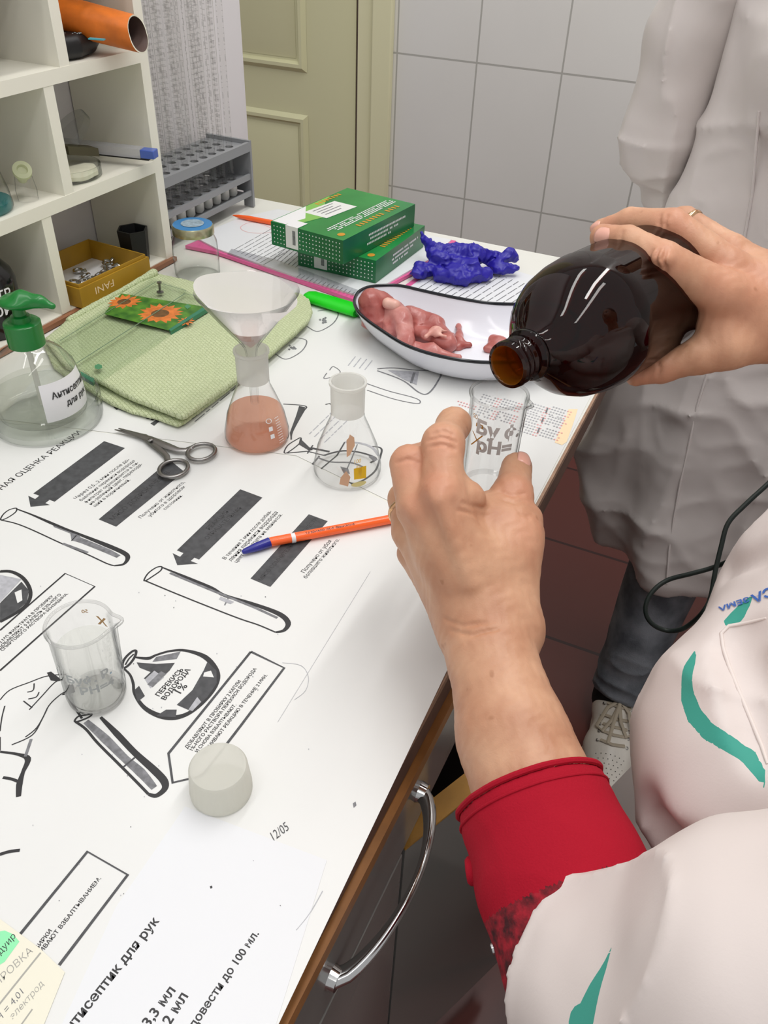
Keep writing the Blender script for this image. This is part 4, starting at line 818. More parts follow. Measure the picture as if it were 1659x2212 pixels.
# green boxes
def gbox(lowc, ulong, length, width, z0, h, label, seed):
    """lowc: near right bottom corner; ulong: direction of the long side; width extends to the left"""
    u = np.array(ulong) / np.linalg.norm(ulong); v = np.array([-u[1], u[0]]); o0 = np.array(lowc)
    t = empty('slide_box', (0, 0, 0), label, 'box', 'green printed boxes stacked at the far end')
    m = MB(); Pt = lambda a, b, z: (*(o0 + u * a + v * b), z)
    vs = [Pt(a, b, z) for z in (z0, z0 + h) for a, b in ((0, 0), (length, 0), (length, width), (0, width))]
    m.add(vs, [(3, 2, 1, 0), (0, 1, 5, 4), (1, 2, 6, 5), (2, 3, 7, 6), (3, 0, 4, 7)], 0, False); m.add(vs[4:], [(0, 1, 2, 3)], 1, False)
    zt = z0 + h + 0.00025
    def top(pts, mi): m.add([Pt(a * length, b * width, zt + .00003 * mi) for a, b in pts], [tuple(range(len(pts)))], mi, False)
    top([(.02, .72), (.30, .60), (.62, .92), (.75, .985), (.02, .985)], 2); top([(.01, .80), (.20, .74), (.42, .985), (.01, .985)], 3)
    top([(.30, .55), (.66, .50), (.66, .83), (.30, .88)], 5)
    def dashes(a0, b0, a1, b1, n, mi, wd, ln, rr):
        for k in range(n):
            tt = (k + .5) / n; a, b = a0 + (a1 - a0) * tt, b0 + (b1 - b0) * tt
            if rr.random() < .9: top([(a - ln, b - wd), (a + ln, b - wd), (a + ln, b + wd), (a - ln, b + wd)], mi)
    rr = random.Random(seed)
    for q in range(4): dashes(.06 + .03 * q, .34 - .035 * q, .95, .34 - .035 * q, 34, 3, .009, .010, rr)
    dashes(.30, .13, .88, .13, 13, 4, .035, .011, rr); dashes(.50, .93, .92, .93, 10, 4, .03, .012, rr)
    m.add([Pt(length * .09 + .006 * math.cos(k * PI / 8), width * .12 + .0052 * math.sin(k * PI / 8), zt + .0001) for k in range(16)], [tuple(range(16))], 4, False)
    for q in range(4): m.add([Pt(length * (.36 + .0), width * (.82 - q * .06), zt + .0003), Pt(length * (.60 - .05 * (q % 2)), width * (.82 - q * .06 - .02), zt + .0003), Pt(length * (.60 - .05 * (q % 2)), width * (.805 - q * .06 - .02), zt + .0003), Pt(length * .36, width * (.805 - q * .06), zt + .0003)], [(0, 1, 2, 3)], 6, False)
    for a in range(5):        # white dot grid on the short face
        for b in range(21):
            zc, bc = z0 + h * (.16 + .17 * a), width * (.045 + .0455 * b); s_ = .0011
            m.add([(*(o0 - u * 0.0002 + v * (bc + dx)), zc + dz) for dx, dz in ((-s_, 0), (0, -s_), (s_, 0), (0, s_))], [(0, 1, 2, 3)], 3, False)
    for q in range(3):        # small white lettering on the long face
        for k in range(26 - 5 * q):
            a = length * (.32 + .021 * k); zc = z0 + h * (.68 - .18 * q)
            if rr.random() < .88: m.add([(*(o0 + u * (a + dx) - v * .0002), zc + dz) for dx, dz in ((-.0013, -.0014), (.0013, -.0014), (.0013, .0014), (-.0013, .0014))], [(0, 1, 2, 3)], 3, False)
    m.build('box_carton', ['green_box', 'green_box_top', 'green_light', 'white_print', 'gold_print', 'paper', 'ink_mid'], t, fix=False)
    m = MB(); wc = width * .70; hw = .0105; tz = z0 + h + .0005; e_ = -.0006
    m.add([(*(o0 + u * .022 + v * (wc + s_ * hw)), tz) for s_ in (-1, 1)] + [(*(o0 + u * e_ + v * (wc + s_ * hw)), tz) for s_ in (-1, 1)] + [(*(o0 + u * e_ + v * (wc + s_ * hw)), z0 + h * .08) for s_ in (-1, 1)], [(0, 1, 3, 2), (2, 3, 5, 4)], 0, False)
    m.add([(*(o0 + u * (e_ - .0002) + v * (wc - .006 + dx)), z0 + h * zz) for dx, zz in ((0, .85), (.005, .85), (.005, .25), (0, .25))], [(0, 1, 2, 3)], 1, False)
    m.build('seal_tape', ['white_print', 'ink_mid'], t, fix=False); return t
c1 = onz(811, 612, .759); d1 = onz(912, 535, .759); e1 = onz(641, 575, .759)
ud = (d1 - c1)[:2]; w1 = abs(np.cross(ud / np.linalg.norm(ud), (e1 - c1)[:2]))
gbox(c1[:2], ud, max(np.linalg.norm(ud), .16), w1, .7590, .032, 'green printed box with dot pattern at the bottom of the pair', 1)
c2 = onz(741, 519, .8245); d2_ = onz(897, 440, .8245); e2 = onz(589, 475, .8245); ud = (d2_ - c2)[:2]; w2 = abs(np.cross(ud / np.linalg.norm(ud), (e2 - c2)[:2]))
gbox(c2[:2], ud, np.linalg.norm(ud), w2, .7915, .0325, 'green printed box with a white sticker lying on top of the pair', 2)
# crumpled nitrile glove
def gp(px, py, z): return onz(px, py, z)
t = empty('rubber_glove', (0, 0, 0), 'crumpled dark blue rubber glove lying at the back edge of the desk', 'glove')
Pn = [('c', gp(945, 560, .775), gp(918, 518, .79), .012, .006), ('c', gp(918, 518, .79), gp(912, 505, .797), .006, .003), ('c', gp(950, 545, .78), gp(1030, 548, .782), .014, .013), ('c', gp(1030, 550, .778), gp(1075, 560, .766), .011, .009),
      ('c', gp(1070, 572, .765), gp(1100, 550, .775), .009, .008), ('c', gp(1075, 580, .763), gp(1112, 578, .764), .008, .006), ('c', gp(910, 585, .763), gp(945, 578, .765), .010, .010), ('c', gp(905, 570, .768), gp(900, 592, .762), .006, .007),
      ('c', gp(950, 592, .762), gp(1000, 600, .763), .011, .011), ('c', gp(1000, 600, .763), gp(1050, 590, .763), .011, .010), ('c', gp(970, 570, .77), gp(1020, 580, .77), .015, .013), ('e', gp(985, 590, .765), (.020, .014, .012)), ('c', gp(1100, 548, .776), gp(1112, 560, .768), .006, .005)]
def wr(X, Y, Z): return -.0022 * ridge(noise3(X, Y, Z, 62)) - .0016 * ridge(noise3(X, Y, Z, 120, off=3.3)) - .0012 * noise3(X, Y, Z, 190, off=7)
organic('glove_rubber', t, ['glove'], Pn, 0.0016, 0.005, wr, 1)

# ================================================================== kidney tray and meat
rim = [(765, 655), (768, 640), (778, 628), (800, 619), (840, 616), (870, 618), (905, 626), (950, 636), (1000, 646), (1060, 655), (1120, 657), (1180, 655), (1225, 668), (1250, 695), (1245, 730), (1215, 757), (1160, 775), (1100, 783), (1040, 783), (980, 776), (920, 762), (870, 743), (825, 715), (790, 690), (772, 672)]
q = np.array([onz(x, y, .789)[:2] for x, y in rim]); n = len(q)
def dens(q, k=4):
    out = []; n = len(q)
    for i in range(n):
        p0, p1, p2, p3 = q[i - 1], q[i], q[(i + 1) % n], q[(i + 2) % n]
        for j in range(k):
            s_ = j / k; out.append(0.5 * ((2 * p1) + (-p0 + p2) * s_ + (2 * p0 - 5 * p1 + 4 * p2 - p3) * s_ ** 2 + (-p0 + 3 * p1 - 3 * p2 + p3) * s_ ** 3))
    return np.array(out)
q = dens(q); n = len(q); tn = np.roll(q, -1, 0) - np.roll(q, 1, 0); tn /= np.linalg.norm(tn, axis=1)[:, None]; nr = np.stack([tn[:, 1], -tn[:, 0]], 1)
if np.sum(nr * (q - q.mean(0))) < 0: nr = -nr
t = empty('kidney_tray', (0, 0, 0), 'white enamel kidney shaped tray with a black rim holding raw meat', 'tray')
m = MB(); rings = []
for off, z in ((0.0, .789), (-.004, .780), (-.010, .768), (-.019, .757), (-.026, .7525), (-.034, .7515)): rings.append((off, z))
inn = [(-.036, .7535), (-.027, .7545), (-.0205, .759), (-.0115, .769), (-.0055, .780), (-.0012, .789)]
allr = rings + inn; vs = []
for off, z in allr: vs += [(*(q[i] + nr[i] * off), z) for i in range(n)]
fs = [(r_ * n + i, r_ * n + (i + 1) % n, (r_ + 1) * n + (i + 1) % n, (r_ + 1) * n + i) for r_ in range(len(allr) - 1) if r_ != 5 for i in range(n)]
m.add(vs, fs); 
for r_ in (5, 6):
    tri = tessellate_polygon([[Vector((p[0], p[1], 0)) for p in vs[r_ * n:(r_ + 1) * n]]]); m.add(vs[r_ * n:(r_ + 1) * n], [tuple(x) for x in tri])
m.build('tray_shell', 'enamel', t)
m = MB(); m.tube([(*(q[i] + nr[i] * -.0004), .7892) for i in range(0, n)], .0021, 8, closed=True); m.build('rim', 'enamel_rim', t)
def meat(name, label, prims, mats=('meat',), k=.009, group='raw meat pieces in the tray', ds=1.0):
    prims = [(q[0], q[1], q[2], q[3] * 1.18, q[4] * 1.18) if q[0] == 'c' and q[3] > .0045 else q for q in prims]
    f_ = lambda X, Y, Z: -.0022 * ds * ridge(noise3(X, Y, Z, 55, 38, 70)) * .6 + .0010 * ds * noise3(X, Y, Z, 130)
    o = organic(name, None, list(mats), prims, .0014, k, f_, 1); return tag(o, label, 'meat', group)
meat('meat_piece', 'dark red meat lump rising over the left end of the tray', [('c', gp(800, 655, .790), gp(806, 690, .772), .012, .013), ('c', gp(800, 645, .795), gp(828, 650, .790), .010, .009), ('c', gp(815, 675, .780), gp(840, 672, .778), .012, .010), ('c', gp(812, 692, .768), gp(832, 712, .764), .010, .008)])
meat('meat_piece', 'pinkish folded meat slice beside the dark red lump', [('c', gp(848, 665, .788), gp(868, 690, .782), .009, .010), ('c', gp(868, 690, .780), gp(878, 740, .768), .010, .009), ('c', gp(848, 675, .780), gp(842, 715, .768), .010, .008), ('c', gp(880, 700, .770), gp(895, 690, .770), .007, .007)], ('meat_pink',))
meat('meat_piece', 'long red meat strip in the middle of the pile', [('c', gp(885, 680, .778), gp(935, 700, .772), .010, .009), ('c', gp(935, 702, .770), gp(968, 740, .764), .009, .010), ('c', gp(900, 720, .765), gp(950, 740, .763), .008, .008)])
meat('meat_piece', 'pale streaked meat strip along the front of the pile', [('c', gp(878, 748, .763), gp(930, 757, .762), .007, .006), ('c', gp(930, 757, .762), gp(990, 772, .760), .006, .003)], ('meat_pink',))
meat('fat_piece', 'pale pink fat knob on the meat pile', [('c', gp(838, 655, .797), gp(852, 660, .795), .006, .0065)], ('fat',))
meat('fat_piece', 'thin pale fat streak across the right end of the pile', [('c', gp(920, 728, .776), gp(940, 712, .778), .0028, .0025), ('c', gp(940, 712, .779), gp(966, 716, .777), .0026, .002), ('c', gp(945, 722, .776), gp(962, 728, .776), .002, .0018)], ('fat',))
meat('meat_scrap', 'small upright meat scrap lying apart in the middle of the tray', [('c', gp(990, 703, .762), gp(992, 730, .760), .0028, .003), ('c', gp(985, 748, .757), gp(1015, 745, .757), .003, .003), ('c', gp(992, 728, .759), gp(988, 748, .757), .0035, .0035)])
meat('meat_scrap', 'ragged meat scrap beside the bottle mouth in the tray', [('c', gp(1050, 752, .758), gp(1080, 738, .759), .004, .006), ('c', gp(1065, 735, .76), gp(1095, 745, .76), .005, .006), ('c', gp(1075, 755, .758), gp(1100, 765, .758), .005, .005)])

# ================================================================== folded towel with glass board
tw = empty('folded_towel', (0, 0, 0), 'folded light green waffle towel between the shelf and the flask', 'towel')
ol = [(90, 735), (150, 688), (330, 583), (345, 590), (430, 610), (560, 625), (650, 632), (672, 645), (676, 672), (668, 695), (640, 722), (560, 790), (470, 856), (400, 912), (385, 918), (345, 903), (285, 888), (205, 850), (120, 790)]
lo_ = pxpoly([(x - 2, y + 4) for x, y in ol], .7545); up_ = pxpoly([(95, 732), (150, 690), (330, 588), (430, 612), (560, 625), (650, 632), (672, 645), (676, 672), (668, 690), (640, 716), (560, 782), (470, 846), (405, 896), (393, 901), (350, 884), (290, 862), (215, 824), (140, 786)], .7660)
wv_ = lambda X, Y, Z: .0012 * noise3(X, Y, Z, 28) + .0003 * np.sin((X * .9 + Y * .43) * 600) * np.sin((Y * .9 - X * .43) * 600) + .0008 * np.sin(X * 40) * np.sin(Y * 33)
organic('lower_fold', tw, ['towel'], [('p', lo_, .7516, .7570, .0026)], .002, .002, wv_, 1)
organic('upper_fold', tw, ['towel'], [('p', up_, .7600, .7676, .0030)], .002, .002, wv_, 1)
organic('rolled_hem', tw, ['towel'], [('c', gp(150, 692, .768), gp(300, 606, .768), .0035, .0045), ('c', gp(300, 606, .768), gp(332, 590, .770), .0045, .006)], .002, .002, wv_, 1)
ZG = .7688
gb = empty('glass_board', (0, 0, 0), 'flat clear glass board with a sunflower picture lying on the green towel', 'board')
MB().prism(pxpoly([(118, 742), (330, 605), (400, 630), (458, 666), (205, 832), (150, 790)], ZG), ZG, ZG + .0035).build('glass_pane', 'green_plate', gb)
g = Sheet(ZG + .0041); g.poly([(262, 634), (452, 664), (372, 716), (224, 678)], 0)
def flower(cx, cy, r_, n, a0=0, rng=(0, 6.28)):
    c_ = np.array([cx, cy]); o_ = np.array(onz(cx, cy, g.z)[:2])
    for k in range(n):
        a = a0 + 2 * PI * k / n + random.uniform(-.08, .08); 
        if not (rng[0] <= a % 6.28 <= rng[1]): continue
        L_ = r_ * random.uniform(.85, 1.05); z = g.zz()
        dv = np.array([math.cos(a), math.sin(a)]); pv = np.array([-dv[1], dv[0]]); g.add([(*(o_ + dv * r_ * .3 + pv * r_ * .10), z), (*(o_ + dv * r_ * .3 - pv * r_ * .10), z), (*(o_ + dv * r_ * .65 - pv * r_ * .15), z), (*(o_ + dv * L_), z), (*(o_ + dv * r_ * .65 + pv * r_ * .15), z)], [(0, 1, 2, 3, 4)], 1, False)
    z = g.zz(); g.add([(o_[0] + r_ * .38 * math.cos(k * PI / 8), o_[1] + r_ * .38 * math.sin(k * PI / 8), z) for k in range(16)], [tuple(range(16))], 2, False)
flower(346, 677, .029, 17); flower(268, 652, .022, 13); flower(402, 694, .012, 9)
g.upfix(); g.build('sunflower_picture', ['leaf_print', 'petal', 'flower_core'], gb, fix=False)
g = Sheet(ZG + .0045); g.line([(130, 736), (335, 610)], 1.2, 0); g.line([(165, 785), (400, 634)], 1.6, 0); g.line([(335, 608), (402, 628), (396, 634), (440, 642)], 1.2, 0); g.poly([(204, 790), (212, 786), (220, 789), (221, 795), (213, 798), (205, 796)], 1); g.poly([(398, 662), (405, 657), (413, 662), (405, 668)], 1)
g.upfix(); g.build('etched_lines', [mat('etch', '#6f8468', .4), mat('etch_green', '#4d8a62', .4)], gb, fix=False)
g = Sheet(ZG + .0008); m = MB(); m.prism(pxpoly([(455, 662), (462, 666), (370, 724), (366, 720)], ZG), ZG - .0002, ZG + .0052); m.build('green_edge', mat('glass_edge', '#2f7a5c', .2), gb); m = MB(); m.prism(pxpoly([(168, 806), (205, 826), (202, 834), (166, 812)], ZG), ZG - .0002, ZG + .0045); m.build('green_edge', mat('glass_edge', '#2f7a5c', .2), gb)
c = onz(346, 632, ZG + .004); m = MB(); m.lathe([(0.0045, 0), (0.0045, 0.0015), (0.0016, 0.0018), (0.0016, 0.012), (0.003, 0.0125), (0.003, 0.014)], c, (0.02, 0.05, 1), 14); m.build('metal_pin', 'steel', gb)

# ================================================================== hand antiseptic dispenser in a glass dish
c = (-0.614, 0.524, ZT); t = empty('glass_dish', c, 'thick round glass dish standing under the antiseptic dispenser', 'dish')
m = MB(); m.lathe([(0.052, 0), (0.0553, 0.004), (0.0560, 0.026), (0.0545, 0.027), (0.0525, 0.025), (0.0515, 0.006), (0.0001, 0.005)], c, seg=72); m.build('dish_body', 'glass_thick', t)
c = (-0.622, 0.528, ZT + .0055); t = empty('soap_dispenser', c, 'clear pump bottle with a green pump and antiseptic label at the left', 'dispenser')
prof = [(0.040, 0), (0.0435, 0.003), (0.0445, 0.015), (0.0435, 0.035), (0.0395, 0.052), (0.030, 0.066), (0.0195, 0.073), (0.0165, 0.076)]
m = MB(); m.lathe(prof, c, seg=64); m.f = m.f[:-1]; m.build('bottle_body', clear('dispenser_glass', (.95, .955, .945), (.5, .52, .49)), t)
rf = lambda z: float(np.interp(z, [p[1] for p in prof], [p[0] for p in prof]))
m = MB(); m.lathe([(rf(z) - .0018, z) for z in (.0015, .004, .012, .022, .030)], c, seg=48); m.build('clear_liquid', 'water', t)
m = MB(); m.lathe([(0.0175, 0.076), (0.0175, 0.099), (0.016, 0.1005), (0.010, 0.101), (0.009, 0.106), (0.0062, 0.107), (0.0058, 0.118)], c, seg=40); m.build('pump_collar', 'green_plastic', t)
m = MB(); m.tube([(c[0], c[1], c[2] + z) for z in (.008, .04, .098)], .0028, 10); m.build('dip_tube', 'frosted', t)
hc = np.array([c[0], c[1], c[2] + .121]); tip = onz(112, 655, c[2] + .121); dv = tip - hc; dv[2] = 0; L_ = np.linalg.norm(dv); dv /= L_
organic('pump_head', t, ['green_plastic'], [('e', hc + dv * .000, (.0165, .0165, .0060)), ('c', hc + dv * .006 + [0, 0, .0015], hc + dv * (L_ * .65) + [0, 0, .001], .0095, .0052), ('c', hc + dv * (L_ * .65) + [0, 0, .001], hc + dv * L_ - [0, 0, .003], .0050, .0030)], .0011, .006, None, 3)
ph = camphi(c)
m = MB(); n = 20; zz = [.010, .018, .026, .034, .042, .050]; vs = [(c[0] + (rf(z) + .0004) * math.cos(a), c[1] + (rf(z) + .0004) * math.sin(a), c[2] + z) for z in zz for a in np.linspace(ph + .0, ph + 1.35, n)]
m.add(vs, [(r_ * n + i, r_ * n + i + 1, (r_ + 1) * n + i + 1, (r_ + 1) * n + i) for r_ in range(len(zz) - 1) for i in range(n - 1)], 0)
lb = m.build('label_sticker', 'white_print', t)
m = MB(); wrap(m, 'Антисептик', c, rf, ph + .22, .0345, .0062, 0, .02, eps=.0008, slope=.0); wrap(m, 'для рук', c, rf, ph + .52, .0225, .0062, 0, .02, eps=.0008); m.build('label_text', 'ink', lb, fix=False)

# ================================================================== flasks
def erl(c, label, name='conical_flask'):
    t = empty(name, c, label, 'flask')
    pr = [(0.0001, 0.0006), (0.030, 0.0005), (0.0325, 0.004), (0.0325, 0.010), (0.0285, 0.030), (0.0205, 0.051), (0.0160, 0.062), (0.0155, 0.067)]
    inn_ = [(r_ - .0012, z + .0005) for r_, z in reversed(pr[1:])] + [(0.0001, .002)]
    m = MB(); m.lathe(pr, c, seg=64); m.build('flask_body', 'glass', t)
    m = MB(); m.lathe([(0.0155, 0.067), (0.0158, 0.095), (0.0172, 0.0965), (0.0172, 0.099), (0.0150, 0.099), (0.0142, 0.095), (0.0140, 0.067)], c, seg=48, closed=True); m.build('frosted_neck', 'frosted', t)
    return t, (lambda z: float(np.interp(z, [p[1] for p in pr[1:]], [p[0] for p in pr[1:]])))
cF = (-0.405, 0.595, ZT); tF, rF = erl(cF, 'conical flask with salmon pink liquid under the filter funnel')
m = MB(); m.lathe([(0.0001, .001), (0.0295, .001), (0.0316, .0045), (0.0314, .010), (0.0279, .029), (0.0262, .034), (0.0001, .034)], cF, seg=56); m.build('pink_liquid', 'pink_liquid', tF)
ph = camphi(cF); m = MB()
for k, z in enumerate((.034, .026, .018)):
    a0 = ph + .45 + .02 * k; w_ = .0032
    if k == 0: m.add([(cF[0] + (rF(z + w_ * .8 * math.sin(q)) + .0005) * math.cos(a0 + w_ * math.cos(q) * rr_ / rF(z)), cF[1] + (rF(z) + .0005) * math.sin(a0 + w_ * math.cos(q) * rr_ / rF(z)), cF[2] + z + w_ * .8 * rr_ * math.sin(q)) for rr_ in (1.0, .72) for q in np.linspace(0, 2 * PI, 20, endpoint=False)], [(i, (i + 1) % 20, 20 + (i + 1) % 20, 20 + i) for i in range(20)], 0, False)
    else: m.add([(cF[0] + (rF(z + dz) + .0005) * math.cos(a0 + da), cF[1] + (rF(z + dz) + .0005) * math.sin(a0 + da), cF[2] + z + dz) for da, dz in ((-.07, -.0022), (.07, -.0022), (.07, .0022), (-.07, .0022))], [(0, 1, 2, 3)], 0, False)
for k in range(11):
    z = .008 + k * .0026; a0 = ph + .80; m.add([(cF[0] + (rF(z + dz) + .0005) * math.cos(a0 + da), cF[1] + (rF(z + dz) + .0005) * math.sin(a0 + da), cF[2] + z + dz) for da, dz in ((-.1, 0), (.1, 0), (.1, .0006), (-.1, .0006))], [(0, 1, 2, 3)], 0, False)
m.build('white_markings', 'white_print', tF, fix=False)
fn_ = empty('glass_funnel', cF, 'clear glass funnel lined with filter paper in the flask neck', 'funnel')
m = MB(); m.lathe([(0.0042, .0405), (0.0040, .085), (0.0065, .101), (0.0100, .1065), (0.0300, .1330), (0.0470, .1565), (0.0476, .1575), (0.0460, .1565), (0.0290, .1340), (0.0090, .1080), (0.0052, .101), (0.0030, .085), (0.0030, .0405)], cF, seg=64, closed=True); m.build('funnel_cone', 'glass', fn_)
def fold(r_, z_, a):
    d_ = math.cos(a - (camphi(cF) - 1.75 + 0)); return (r_ * (1 + .035 * max(0, d_) ** 2 * (r_ / .045)), z_ + (.007 * max(0, d_) ** 3 - .010 * max(0, -d_) ** 2) * (max(0, r_ - .02) / .025))
t = empty('filter_paper', cF, 'white filter paper cone folded inside the glass funnel', 'paper')
m = MB(); m.lathe([(0.0010, .1015), (0.0085, .1085), (0.0280, .1342), (0.0452, .1572)], cF, seg=64, fn=fold); m.f = [q for q in m.f if len(q) == 4]; m.build('paper_cone', 'filter_paper', t)
m = MB(); m.lathe([(0.0001, .1100), (0.012, .1130), (0.0185, .1215), (0.0001, .1216)], cF, seg=32); m.build('wet_residue', mat('residue', '#d9b8ae', .5), t)
cE = (-0.297, 0.585, ZT); tE, rE = erl(cE, 'empty conical flask with a yellow square mark beside the raised hand')
ph = camphi(cE); m = MB()
def patch(mb, c, rfun, a0, z0, pts, mi=0, eps=.0006):
    mb.add([(c[0] + (rfun(z0 + y) + eps) * math.cos(a0 + x / rfun(z0 + y)), c[1] + (rfun(z0 + y) + eps) * math.sin(a0 + x / rfun(z0 + y)), c[2] + z0 + y) for x, y in pts], [tuple(range(len(pts)))], mi, False)
patch(m, cE, rE, ph + .40, .018, [(-.0065, -.005), (.0055, -.006), (.0065, .006), (-.0060, .006)], 0)
wrap(m, '100', cE, rE, ph + .22, .029, .0035, 1, 0, .2, .0006); wrap(m, 'ml', cE, rE, ph + .27, .0245, .0030, 1, 0, .2, .0006)
patch(m, cE, rE, ph + .34, .0075, [(.0075 * math.cos(a), .0028 * math.sin(a)) for a in np.linspace(0, 2 * PI, 18, endpoint=False)], 2)
m.build('yellow_markings', ['yellow_print', 'yellow_print', mat('pale_yellow', '#cfc583', .4)], tE, fix=False)
m = MB(); patch(m, cE, rE, ph + .05, .047, [(-.002, -.012), (.001, -.010), (.0055, -.002), (.005, .005), (.001, .008), (.000, .005), (-.002, .003)], 0); patch(m, cE, rE, ph - .1, .012, [(-.004, -.004), (.004, -.006), (.006, .004), (.002, .010), (-.003, .003)], 0); m.build('pink_stain', mat('stain', '#c9a283', .5), tE, fix=False)

# ================================================================== beakers
def beaker(c, spout, R=.0205, H=.071, label='', name='glass_beaker'):
    t = empty(name, c, label, 'beaker')
    def fn(r_, z_, a):
        da = (a - spout + PI) % (2 * PI) - PI; w_ = math.exp(-(da / .24) ** 2) * max(0, (z_ - H + .012) / .012) ** 1.6
        return (r_ + .0072 * w_ * (r_ / R), z_ + .0012 * w_)
    pr = [(0.0001, .0004), (R * .86, .0003), (R * .97, .003), (R, .008), (R, H - .004), (R + .0012, H - .001), (R + .0012, H), (R - .0004, H), (R - .0014, H - .004), (R - .0014, .009), (R * .86, .0035), (0.0001, .003)]
    m = MB(); m.lathe(pr, c, seg=96, fn=fn); m.build('beaker_body', 'glass', t)
    m = MB(); q = [fn(R + .0004, H, 2 * PI * k / 96) + (2 * PI * k / 96,) for k in range(96)]; m.tube([(c[0] + r_ * math.cos(a), c[1] + r_ * math.sin(a), c[2] + z_) for r_, z_, a in q], .00115, 10, closed=True); m.build('rim', 'glass_rim', t)
    m = MB(); m.lathe([(R * .80, .0016), (R * .93, .0022), (R * .955, .0046), (R * .84, .0040)], c, seg=72, closed=True); m.build('thick_base', 'glass_rim', t); return t
cL = (-0.329, 0.263, ZT); bl = beaker(cL, camphi(cL) + 0.95 + .25, label='glass beaker of clear liquid with grey handwriting, standing on the poster')
m = MB(); m.lathe([(0.0001, .0036), (0.0176, .0036), (0.0189, .009), (0.0189, .0500), (0.0001, .0498)], cL, seg=56); m.build('clear_liquid', 'water', bl)
ph = camphi(cL); rL = lambda z: .0206
m = MB(); wrap(m, 'Буф. Р.', cL, rL, ph - .85, .036, .0068, 0, .035, 0, .0005); m.m = [1 if (5 < i < 9) else 0 for i in range(len(m.m))]
wrap(m, 'РН=4', cL, rL, ph - .50, .0255, .0068, 0, .035, 0, .0005); m.build('handwritten_marking', ['marker_grey', 'marker_blue'], bl, fix=False)
m = MB(); wrap(m, '50', cL, rL, ph + 2.75, .060, .003, 0, 0.02, 0, .0004); patch(m, cL, rL, ph + 2.35, .053, [(-.004, -.004), (-.001, 0), (-.004, .004), (-.002, .004), (0, .001), (.002, .004), (.004, .004), (.001, 0), (.004, -.004), (.002, -.004), (0, -.001), (-.002, -.004)], 0); m.build('gold_markings', 'gold_print', bl, fix=False)
cH = (-0.138, 0.514, 0.833); bh = beaker(cH, camphi(cH) + 1.0, H=.085, label='glass beaker held in the left hand under the bottle mouth')
ph = camphi(cH); m = MB()
wrap(m, 'Бу ф. Р', cH, rL, ph - .66, .061, .0105, 0, .05, 0, .0005, slope=-.06); wrap(m, 'рН=', cH, rL, ph - .56, .0465, .0100, 0, .05, 0, .0005, slope=-.02); m.build('handwritten_marking', [mat('marker_light', '#e0e2e2', .3), 'marker_blue'], bh, fix=False)
m = MB(); wrap(m, '50', cH, rL, ph - .90, .071, .0035, 0, 0.01, 0, .0004); patch(m, cH, rL, ph - .55, .067, [(-.003, -.0015), (.003, -.0015), (.003, .0015), (-.003, .0015)])
for s1, s2 in ((-1, 1), (1, -1)): patch(m, cH, rL, ph - .60, .054, [(-.0045 * s1 - .0006, -.006), (-.0045 * s1 + .0006, -.006), (.0045 * s1 + .0006, .006), (.0045 * s1 - .0006, .006)])
m.build('gold_markings', 'gold_print', bh, fix=False)

# ================================================================== bottle cap, scissors, pen
c = (-0.209, 0.238, ZT); t = empty('bottle_cap', c, 'white translucent plastic screw cap lying near the desk edge', 'cap')
def rid(r_, z_, a): return (r_ + (.00035 * (1 if int(a * 60 / (2 * PI)) % 2 else 0) if .004 < z_ < .0195 and r_ > .0172 else 0), z_)
m = MB(); m.lathe([(0.0190, 0), (0.0196, .001), (0.0194, .005), (0.0182, .0235), (0.0172, .0250), (0.0160, .0253), (0.0150, .0248), (0.0001, .0244)], c, seg=120, fn=rid); m.build('cap_shell', 'milkwhite', t)
sc_ = empty('surgical_scissors', (0, 0, 0), 'steel scissors with round finger rings lying on the poster by the towel', 'scissors')
zs = ZT + .003
def G(px, py, z=zs): return onz(px, py, z)
def ringpts(cx, cy, rx_, z=zs, n=22):
    o_ = onz(cx, cy, z); return [(o_[0] + rx_ * math.cos(2 * PI * k / n), o_[1] + rx_ * 1.12 * math.sin(2 * PI * k / n), z) for k in range(n)]
for i, (bl_, rg, rc) in enumerate((([(248, 928), (275, 934), (312, 943), (330, 957), (347, 972), (360, 985), (362, 995)], (375, 1012), .0130), ([(256, 925), (290, 936), (325, 948), (360, 963), (385, 972), (402, 972), (413, 967)], (435, 976), .0130))):
    h_ = empty('x', (0, 0, 0)); bpy.data.objects.remove(h_)
    m = MB(); m.tube([G(*p, zs + .0012 * i) for p in bl_], [.0008, .0026, .0040, .0046, .0036, .0032, .003], 10, flat=.42); b_ = m.build('blade', 'steel', sc_)
    m = MB(); m.tube(ringpts(*rg, rc, zs + .0008 * i), .0021, 10, closed=True, flat=.9); m.build('finger_ring', 'steel', b_)
m = MB(); m.lathe([(0.0026, 0), (0.0026, .0012), (0.0018, .0016)], G(325, 951, zs + .0028), seg=14); m.build('pivot_screw', 'steel', sc_)
pn = empty('ballpoint_pen', (0, 0, 0), 'orange ballpoint pen with a blue cap lying across the poster', 'pen')
za = ZT + .0045; a, b = onz(583, 1171, za), onz(900, 1111, za); e = onz(523, 1193, za - .001); ax_ = (b - a) / np.linalg.norm(b - a)
m = MB(); m.tube([a, a + ax_ * .002, a + ax_ * .09, b], [.0040, .0042, .0042, .0042], 20); m.build('pen_barrel', 'orange_pen', pn)
m = MB(); m.tube([e, e + (a - e) * .08, e + (a - e) * .55, a + (e - a) * .01], [.0014, .0024, .0040, .0044], 20); m.build('pen_cap', 'blue_cap', pn)
m = MB(); o_ = onz(629, 1163, za); m.tube([o_, o_ + ax_ * .0035], .0044, 20); m.build('white_ring', 'white_print', pn)
m = MB(); v, f, wd = glyphs('ErichKrause®  R-301 ORANGE 0,7', .01); st = onz(764, 1137, za); sc = .0026; side = np.array([ax_[1], -ax_[0], 0]); L2 = .044 / wd
